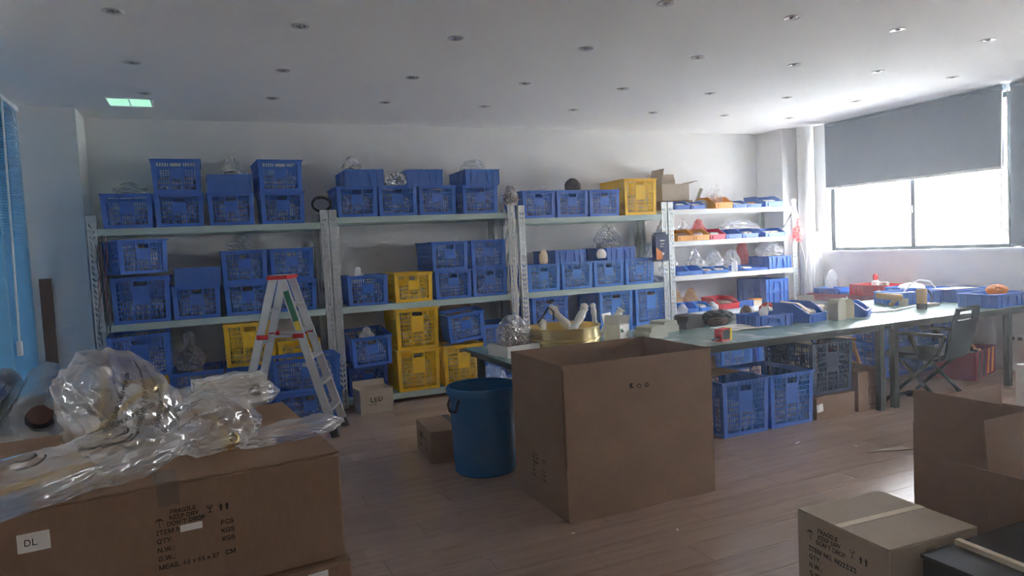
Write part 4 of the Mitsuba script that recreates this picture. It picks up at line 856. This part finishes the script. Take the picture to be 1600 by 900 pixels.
for q in ((-.33, .33, -.18, -.17), (-.33, .33, .17, .18), (-.33, -.32, -.17, .17), (.32, .33, -.17, .17)): part(t, 'panel', B().box(*q, .001, .28).out(), 'maroon', m)
part(t, 'bottom', B().box(-.32, .32, -.17, .17, .001, .01).out(), 'maroon', m)
for k in range(4): part(t, 'orange_stripe', extr(Polygon([(-.05, 0), (.02, 0), (.05, .25), (0, .25)]), .002, m @ mat(-.20 + .14 * k, -.1805, .02) @ XZ), ['black', 'black', 'cap_orange', 'cap_orange'][k])
tb = ['hammer', 'pliers', 'clamp', 'wrench', 'drill', 'saw handle']
for i, nme in enumerate(tb):
    t = thing('hand_tool', f'dark {nme} in the tool box, {ORD[i]} from its left side', 'tool'); x = -.26 + .10 * i
    put(t, B().tube([(x, -.05, .20), (x + .01 * (-1) ** i, .02, .30), (x + .014 * (-1) ** i, .05, .34 + .015 * (i % 3))], [.014, .014, .022], 8).box(x - .018, x + .018, -.07, .06, .17, .24).out(), ['black', 'steel_dark', 'wood_dark', 'steel', 'black', 'cap_orange'][i], m)
t = thing('floor_cord', 'thin dark power cord dropping from the table behind the chair', 'cord'); put(t, B().tube([(6.95, 4.9, .72), (6.92, 4.9, .5), (6.88, 4.86, .345)], .007, 6).out(), 'black', None, True)
t = thing('socket_strip', 'row of wall sockets low on the right wall', 'socket strip'); part(t, 'plate', B().box(X1 - .012, X1, 4.40, 4.62, .30, .38).out(), 'white_plastic')
for k in range(3): part(t, 'outlet', B().box(X1 - .016, X1 - .0121, 4.42 + .07 * k, 4.46 + .07 * k, .325, .355).out(), 'black')
bag('white_wrap', 'white plastic piece on the floor by the table joint', 'plastic wrap', 5.6, 4.9, 0, .10, .08, .05, 104, 'white_bag')
# bags on the bottom shelf left of the barrel
bag('plastic_bag', 'bluish white bag on the floor between barrel and table leg', 'plastic bag', 2.60, 6.66, 0, .16, .14, .18, 106, 'blue_bag'); bag('plastic_bag', 'grey white stuffed bag behind the table leg near the tall carton', 'plastic bag', 3.06, 6.64, 0, .16, .15, .26, 107, 'milky_bag')

# ---------------------------------------------------------------- blue barrel
t = thing('plastic_barrel', 'large round blue plastic barrel, open top, beside the tall carton', 'barrel'); m = mat(1.42, 4.10, 0)
m = mat(1.68, 4.49, 0)
part(t, 'body', B().lathe([[0, .001], [.205, .001], [.215, .012], [.236, .56], [.228, .56], [.208, .02], [0, .012]], 56).out(), 'bin_blue', m, 35)
part(t, 'rim', B().lathe([[.232, .55], [.250, .555], [.252, .59], [.246, .60], [.228, .60], [.228, .56]], 56).out(), 'bin_blue', m, 35)
for s_ in (-1, 1):
    hm = m @ mat(0, 0, 0, rz=180 + 18 if s_ < 0 else 18)
    hk = part(t, 'handle', B().tube([(.245, -.05, .535), (.262, -.05, .50), (.262, -.035, .455), (.262, .035, .455), (.262, .05, .50), (.245, .05, .535)], .008, 8).out(), 'black', hm, True)

# ---------------------------------------------------------------- folding step ladder
t = thing('step_ladder', 'folding aluminium step ladder with red top cap, black feet', 'ladder')
wd, od = np.array([.374, .928, 0]), np.array([-.928, .374, 0])
b0 = np.array([.959, 6.16, 0]); apex = b0 + od * .42 + np.array([0, 0, 1.38]); b1 = b0 + od * .84
def rail(p, q): return B().bar(p, q, .024, .062, tuple(wd)).out()
def rside(base, top, s, ws, wt): return base + wd * s * ws / 2, top + wd * s * wt / 2
for base, off, nst, nm in ((b0, -od * .035, 5, 'front'), (b1, od * .035, 4, 'rear')):
    top = apex + off
    for s_ in (-1, 1):
        p, q = rside(base, top, s_, .388, .28)
        key = part(t, 'rail', B().bar(p + (q - p) * .03, q, .026, .004, tuple(wd)).mesh(B().bar(p + (q - p) * .03, q, .004, .06, tuple(np.cross(wd, q - p) / np.linalg.norm(q - p))).out()).out() if False else B().bar(p + (q - p) * .03, q, .060, .022, tuple(wd)).out(), 'alu')
        a = q - p; L_ = np.linalg.norm(a)
        edge = B()
        nrm = np.cross(wd, a / L_)
        for e_ in (-1, 1):
            edge.bar(p + a * .03 + nrm * e_ * .03, q + nrm * e_ * .03, .006, .030, tuple(wd))
        part(t, 'rail_flange', edge.bar(p + a * .03, p + a * .031, .06, .03, tuple(wd)).out(), 'alu')
        part(t, 'foot', B().bar(p, p + a * .055, .068, .034, tuple(wd)).out(), 'rubber')
    for k in range(1, nst + 1):
        f_ = k / (nst + 1); c_ = base + (top - base) * f_; w_ = .388 + (.28 - .388) * f_ - .03
        side = od if nm == 'front' else -od
        part(t, 'step', B().bar(c_ - wd * w_ / 2, c_ + wd * w_ / 2, .075 if nm == 'front' else .045, .022, (0, 0, 1)).out(), 'alu')
mcap = np.eye(4); mcap[:3, 0], mcap[:3, 1], mcap[:3, 3] = od, wd, apex
part(t, 'top_cap', B().box(-.085, .085, -.16, .16, -.012, .022, mcap).out(), 'red')
part(t, 'top_plate', B().box(-.07, .07, -.145, .145, .022, .028, mcap).out(), 'alu')
for s_ in (-1, 1):
    p0_ = b0 + (apex - b0) * .64 + wd * s_ * .155; p1_ = b1 + (apex - b1) * .64 + wd * s_ * .155
    part(t, 'spreader', B().bar(p0_, p1_, .006, .022, (0, 0, 1)).out(), 'alu')
    for pp in (p0_, p1_): part(t, 'clip', B().tube([pp - od * .045 + wd * s_ * .012, pp + od * .045 + wd * s_ * .012], .020, 10).out(), 'red', None, 40)
fr_p, fr_q = rside(b0, apex - od * .035, -1, .388, .28)
a_ = (fr_q - fr_p) / np.linalg.norm(fr_q - fr_p)
mst = np.eye(4); mst[:3, 0] = np.cross(wd, a_); mst[:3, 1] = wd; mst[:3, 2] = a_; mst[:3, 3] = fr_p + (fr_q - fr_p) * .80
part(t, 'warning_label', B().box(-.024, .024, -.0125, -.0112, -.10, .17, mst).out(), 'green', None); part(t, 'caution_label', B().box(-.024, .024, -.0125, -.0112, -.18, -.101, mst).out(), 'tool_yellow', None)

# ---------------------------------------------------------------- folding chair
t = thing('folding_chair', 'black plastic folding chair with armrests, back to the viewer, at the right table', 'chair'); m = mat(5.63, 4.05, 0, rz=9, s=(.88, .95, 1))
seat = Polygon([(-.22, -.20), (.22, -.20), (.21, .22), (-.21, .22)]).buffer(.03)
part(t, 'seat', extr(seat, .05, m @ mat(0, 0, .425)), 'chair', None, 30)
bp = Polygon([(-.20, 0), (.20, 0), (.225, .20), (.20, .40), (-.20, .40), (-.225, .20)]).buffer(.015).difference(Polygon([(-.14, .315), (.14, .315), (.125, .375), (-.125, .375)]).buffer(.01))
mb = m @ mat(0, -.235, .47, rx=14)
bk = extr(bp, .022, XZ); v_ = np.array(bk.vertices); v_[:, 1] -= 0.35 * (v_[:, 0] ** 2); bk.vertices = v_
part(t, 'backrest', bk, 'chair', mb, 30)
part(t, 'back_print', B().mesh(trimesh.util.concatenate([extr(sbox(-.13 + .028 * k, .02, -.112 + .028 * k, .034), .001) for k in range(5)]), mb @ mat(0, -.031, 0) @ XZ).out(), 'paper', kind='stuff')
for s_ in (-1, 1):
    x = s_ * .245
    part(t, 'leg', B().bar((x, .27, .012), (x, -.20, .46), .022, .036, (1, 0, 0)).out(), 'chair', m)
    part(t, 'leg', B().bar((x - s_ * .024, -.30, .012), (x - s_ * .024, .16, .44), .022, .036, (1, 0, 0)).out(), 'chair', m)
    part(t, 'arm_post', B().bar((x, -.06, .44), (x, .02, .63), .022, .045, (1, 0, 0)).out(), 'chair', m); part(t, 'arm_post', B().bar((x, -.20, .46), (x, -.28, .64), .022, .03, (1, 0, 0)).out(), 'chair', m)
    part(t, 'armrest', B().box(x - .027, x + .027, -.26, .16, .63, .655).out(), 'chair', m)
    for yy in (.27, -.30): part(t, 'foot', B().box((x if yy > 0 else x - s_ * .024) - .016, (x if yy > 0 else x - s_ * .024) + .016, yy - .025, yy + .025, 0, .03).out(), 'rubber', m)
for q_ in (-.28, .25): part(t, 'cross_bar', B().bar((-.22, q_, .05), (.22, q_, .05), .02, .02).out(), 'chair', m)

# ---------------------------------------------------------------- cartons in the right foreground
cC, MCc = open_carton('large open dark brown carton at the right edge, behind the smaller ones', 3.60, 2.14, 0, .72, .53, .55, 0, 'card')
part(cC, 'flap', B().box(3.24, 3.246, 1.88, 2.40, .551, .72).out(), 'card'); part(cC, 'flap', B().box(3.246, 3.95, 2.40, 2.405, .552, .66, None).out(), 'card')
part(cC, 'torn_flap', extr(Polygon([(3.03, 2.50), (3.239, 2.41), (3.239, 2.47)]), .006, mat(0, 0, .40)), 'card_light')
cD, MCd = open_carton('open brown carton with a raised inner flap, right foreground', 3.22, 1.58, 0, .54, .56, .50, 0, 'card', [('b', .21, 4), ('r', .2, 70)])
part(cD, 'flap', B().box(2.935, 2.941, 1.35, 2.03, .36, .505).out(), 'card')
bag('packing_paper', 'white packing paper filling the open carton in the right foreground', 'paper', 3.22, 1.58, .30, .19, .20, .10, 111, 'paper', amp=.12)
cR, MCr = closed_carton('closed brown FRAGILE carton with taped lid, bottom right', 2.424, 1.936, 0, .46, .455, .38, -3, 'card_light', 'x', None)
lf = MCr @ mat(-.23, 0, 0, rz=-90)
write(cR, lf, [(umbrella(.0125), 0, -.155, .285), ('FRAGILE', .018, -.115, .315, True), ('KEEP DRY', .018, -.115, .290, True), ("DON'T DROP", .018, -.125, .265, True), (glass_icon(.0125), 0, .06, .29), (arrow(.0125), 0, .10, .275), (arrow(.0125), 0, .125, .275),
               ('ITEM NO. N02323', .02, -.165, .225, True), ('QTY.', .02, -.165, .19, True), ('N.W.:', .02, -.165, .155, True), ('G.W.:', .02, -.165, .12, True), ('PCS', .02, .09, .19, True), ('KGS', .02, .09, .155, True)])
part(cR, 'paper_tape', B().box(-.228, .228, -.004, .028, .3794, .3802).out(), 'cream', MCr)
t = thing('black_box', 'glossy black flat-topped box at the bottom right edge, wooden strip on it', 'box')
part(t, 'body', B().box(2.31, 2.90, 1.15, 1.685, 0, .335).out(), 'black'); part(t, 'lid', B().box(2.305, 2.905, 1.145, 1.69, .336, .35).out(), 'black_gloss')
t = thing('wooden_strip', 'pale wooden strip lying across the black box', 'strip'); put(t, B().box(-.013, .013, -.35, .26, 0, .02, mat(2.478, 1.42, .3505, rz=-3)).out(), 'cream')
t = thing('foam_block', 'white foam box standing at the right picture edge beyond the cartons', 'box'); put(t, B().box(5.09, 5.5, 2.55, 3.0, 0, .555).out(), 'foam')

# ---------------------------------------------------------------- left: white frame with wrapped rolls, dark carton, bagged lamps
t = thing('work_stand', 'white metal frame stand carrying wrapped rolls before the blue blind', 'stand')
part(t, 'beam', B().box(-1.36, -.36, 3.28, 3.33, .84, .90).out(), 'beam_white'); part(t, 'beam', B().box(-1.36, -.36, 4.25, 4.30, .84, .90).out(), 'beam_white')
part(t, 'shelf', B().box(-1.36, -.36, 3.33, 4.25, .885, .899).out(), 'beam_white')
for x in (-1.36, -.41):
    for y in (3.28, 4.25): part(t, 'post', B().box(x, x + .05, y, y + .05, 0, .84).out(), 'beam_white')
for i, (x, ry_, lab) in enumerate(((-.50, 8, 'nearest the large carton'), (-.73, 9, 'second from the large carton'), (-.94, 7, 'third from the large carton'), (-1.16, 9, 'farthest left, against the blind'))):
    t = thing('wrapped_roll', f'dark roll wrapped in bluish clear plastic on the white stand, {lab}', 'roll'); m = mat(x, 3.72, .985, rz=ry_)
    part(t, 'roll', B().tube([(0, -.50, 0), (0, .56, 0)], .066, 18).out(), 'roll_grey', m, True)
    part(t, 'core', B().tube([(0, -.515, 0), (0, -.501, 0)], .045, 14).out(), 'brown_bag', m)
    w_ = trimesh.creation.cylinder(.080, 1.2, sections=40); w_ = trimesh.creation.revolve(np.array([[.050, -.66], [.085, -.60], [.070, -.56], [.079, -.5], [.079, -.3], [.079, -.1], [.079, .1], [.079, .3], [.079, .5], [.06, .6], [.01, .62]]), sections=48).subdivide()
    v_ = np.array(w_.vertices); k_ = 1 + .16 * (1 - 2 * np.abs(meshkit.noise(np.column_stack([v_[:, 0] * 22, v_[:, 1] * 22, v_[:, 2] * 6]) + i * 9, i) - .5) * 2)
    v_[:, :2] *= k_[:, None]; v_ = np.column_stack([v_[:, 0], v_[:, 2], v_[:, 1]]); v_[:, 2] = np.maximum(v_[:, 2], -.083)
    part(t, 'wrapping', trimesh.Trimesh(v_, w_.faces, process=False), 'blue_film', m, 40)
open_carton('open dark red-brown carton between the large carton and the white stand', -.72, 2.74, 0, .46, .50, .875, 8, 'card_dark', [('r', .10, 70)])

# lamps in crinkled clear bags on the large carton; surfaces and rods in the carton's own frame (origin front right corner of its lid)
ML = MB0 @ mat(W0 / 2, -D0 / 2, HB)
def crinkle(rx, ry, rz, seed, amp=.2, sub=5, flat=-.55, freq=1.7, lean=0.0):
    m_ = trimesh.creation.icosphere(sub); d = np.asarray(m_.vertices); r = np.ones(len(d)); q = np.random.default_rng(seed)
    for k in range(3):
        f_ = freq * 1.7 ** k; n_ = meshkit.noise(d * f_ + seed * 1.7 + k * 5, seed + k); r += amp / 1.9 ** k * (.5 - 2 * np.abs(n_ - .5))
    for k in range(18):                                             # long folds
        a = q.normal(size=3); a /= np.linalg.norm(a); c = q.uniform(-.6, .6); s_ = d @ a - c
        r += q.uniform(.02, .06) * np.maximum(0, 1 - np.abs(s_) / .09)
    p = d * r[:, None] * [rx, ry, rz]; p[:, 0] += lean * np.maximum(p[:, 2], 0); lo = flat * rz; p[:, 2] = np.where(p[:, 2] < lo, lo + (p[:, 2] - lo) * .03, p[:, 2]); p[:, 2] -= p[:, 2].min(); m_.vertices = p; return m_
def lamp_bag(label, x, y, rx, ry, rz, rot, seed, m='film', z=0, **k):
    t = thing('plastic_bag', label, 'plastic bag'); M2 = ML @ mat(x, y, z + .001, rz=rot); me = crinkle(rx, ry, rz, seed, **k)
    put(t, me, m, M2, 22); return t, M2, me
bagA, MA, meA = lamp_bag('large tall crinkled clear bag with black print on the large carton, left', -.42, .27, .115, .125, .155, 12, 4, amp=.14, lean=-.3)
bagA2, MA2, meA2 = lamp_bag('low crinkled clear bag hanging over the left front of the large carton', -.60, .04, .21, .085, .055, 38, 5, amp=.16)
bagG, MG_, meG = lamp_bag('crinkled clear bag spread between the tall bag and the carton front edge', -.45, .13, .135, .085, .058, 30, 23, amp=.18)
bagB, MB_, meB = lamp_bag('crinkled clear bag bunched in the middle of the large carton', -.24, .27, .095, .12, .072, -10, 9, amp=.22)
bagC, MC_, meC = lamp_bag('shiny clear plastic sleeve around a white box at the back of the large carton', -.165, .53, .118, .065, .062, 3, 12, 'film', z=.03, amp=.10)
bagD, MD_, meD = lamp_bag('flat tail of clear plastic reaching the right end of the large carton', -.07, .20, .125, .055, .024, 16, 15, amp=.2)
bagE, ME_, meE = lamp_bag('crinkled clear bag lying behind the middle of the large carton', -.33, .48, .085, .085, .065, 5, 19, amp=.18)
t = thing('white_box', 'white printed box inside the shiny plastic sleeve', 'box'); put(t, B().box(-.095, .095, -.04, .04, 0, .08).out(), 'paper', ML @ mat(-.165, .53, .038, rz=3))
put(f'{t}__mark', B().mesh(extr(Point(0, 0).buffer(.016).difference(Point(.003, .002).buffer(.009)).union(Polygon([(-.07, .004), (-.05, .014), (-.03, .010), (-.03, .013), (-.05, .018), (-.072, .008)])), .0008), ML @ mat(-.165, .53, .038, rz=3) @ mat(.06, -.0402, .04) @ XZ).out(), 'ink')
def in_lid(pts): return (np.c_[np.array(pts, float), np.ones(len(pts))] @ ML.T)[:, :3]
def lamp(label, rods, globes, cups=()):
    t = thing('brass_lamp', label, 'lamp')
    for pts, r in rods: part(t, 'rod', B().tube(in_lid(pts), r, 10).out(), 'gold_rod', None, True)
    for x, y, z, r in globes: part(t, 'globe', trimesh.creation.icosphere(3, r).apply_translation(in_lid([(x, y, z)])[0]), 'white_plastic', None, True)
    for x, y, z, r in cups: part(t, 'socket', B().lathe([[r * .6, 0], [r, .004], [r, .03], [r * .7, .034], [r * .6, 0]], 20).out(), 'brass', ML @ mat(x, y, z, rx=50, ry=20), 40)
lamp('brass lamp arms with small white globes inside the tall left bag', [([(-.53, .20, .03), (-.47, .23, .09), (-.40, .26, .14), (-.37, .28, .155)], .006), ([(-.50, .28, .03), (-.47, .29, .12), (-.455, .30, .19)], .004), ([(-.54, .26, .03), (-.36, .20, .04)], .005)], [(-.46, .30, .20, .016), (-.49, .22, .10, .018)], [(-.475, .22, .065, .018), (-.375, .28, .145, .017)])
lamp('long brass rod with a white globe inside the low left bag', [([(-.77, -.09, .03), (-.64, -.0, .035), (-.48, .11, .04)], .006), ([(-.72, -.01, .03), (-.52, .13, .035)], .004)], [(-.61, .08, .055, .017)])
lamp('ribbed brass lamp arm with a white globe inside the middle bag', [([(-.32, .32, .06), (-.27, .31, .075), (-.21, .34, .08)], .005), ([(-.215, .19, .02), (-.225, .21, .05), (-.235, .25, .07)], .005)], [(-.185, .165, .02, .014), (-.24, .27, .085, .014)], [(-.215, .17, .016, .016)])
# black warning print wrapped on the bags
def bag_print(owner, me, M2, rows, key='print'):
    v = np.asarray(me.vertices); c = v.mean(0); d = v - c; d /= np.linalg.norm(d, axis=1)[:, None]
    from scipy.spatial import cKDTree
    tree = cKDTree(d); b = B()
    for tx, hh, az, el, tilt in rows:
        m_ = meshkit.text_mesh(tx, hh, .0003, True); q = np.asarray(m_.vertices); R_ = .12; q = q - [q[:, 0].mean(), 0, 0]; ca, sa = math.cos(math.radians(tilt)), math.sin(math.radians(tilt))
        qx, qy = q[:, 0] * ca - q[:, 1] * sa, q[:, 0] * sa + q[:, 1] * ca
        a_, e_ = np.radians(az) + qx / R_, np.radians(el) + qy / R_
        dd = np.column_stack([np.cos(e_) * np.cos(a_), np.cos(e_) * np.sin(a_), np.sin(e_)]); _, ix = tree.query(dd, 3)
        rr = np.linalg.norm(v[ix] - c, axis=2).mean(1); b.raw(c + dd * (rr + .0012 + q[:, 2])[:, None], m_.faces)
    put(f'{owner}__{key}', b.out(), 'ink', M2); labels[f'{owner}__{key}'] = {'kind': 'stuff', 'label': 'black printed warning text'}
txt = ['WARNING: TO AVOID DANGER', 'OF SUFFOCATION KEEP THIS', 'PLASTIC BAG AWAY FROM', 'BABIES AND CHILDREN']
bag_print(bagA, meA, MA, [(txt[i % 4], .0085, az, el, ti) for i, (az, el, ti) in enumerate(((-75, 25, 70), (-60, 20, 70), (-100, 20, 65), (-80, -5, 25), (-70, -14, 20), (-110, 0, 20)))])
bag_print(bagA2, meA2, MA2, [(txt[i % 4], .0065, az, el, ti) for i, (az, el, ti) in enumerate(((-100, 40, 10), (-100, 52, 10), (-70, 45, 12), (-70, 60, 12)))])
bag_print(bagG, meG, MG_, [(txt[i % 4], .0070, az, el, ti) for i, (az, el, ti) in enumerate(((-100, 35, 15), (-100, 50, 15), (-60, 40, 15), (-60, 55, 12), (-130, 30, 10)))])
bag_print(bagB, meB, MB_, [(txt[i % 4], .0065, az, el, ti) for i, (az, el, ti) in enumerate(((-130, 20, 50), (-130, 35, 50), (-120, 8, 40)))])
for i, (x, y, rz_) in enumerate(((3.88, 3.80, 20), (2.18, 2.98, 70), (1.68, 3.22, 10), (4.15, 3.52, 140))):
    t = thing('paper_scrap', ['curved white scrap on the floor before the crates', 'tiny white scrap on the floor before the tall carton', 'tiny white scrap by the tall carton corner', 'tiny pale scrap on the floor right of the crates'][i], 'scrap')
    put(t, B().box(-.03 if i == 0 else -.01, .03 if i == 0 else .01, -.005, .005, .0005, .002, mat(x, y, 0, rz=rz_)).out(), 'paper')
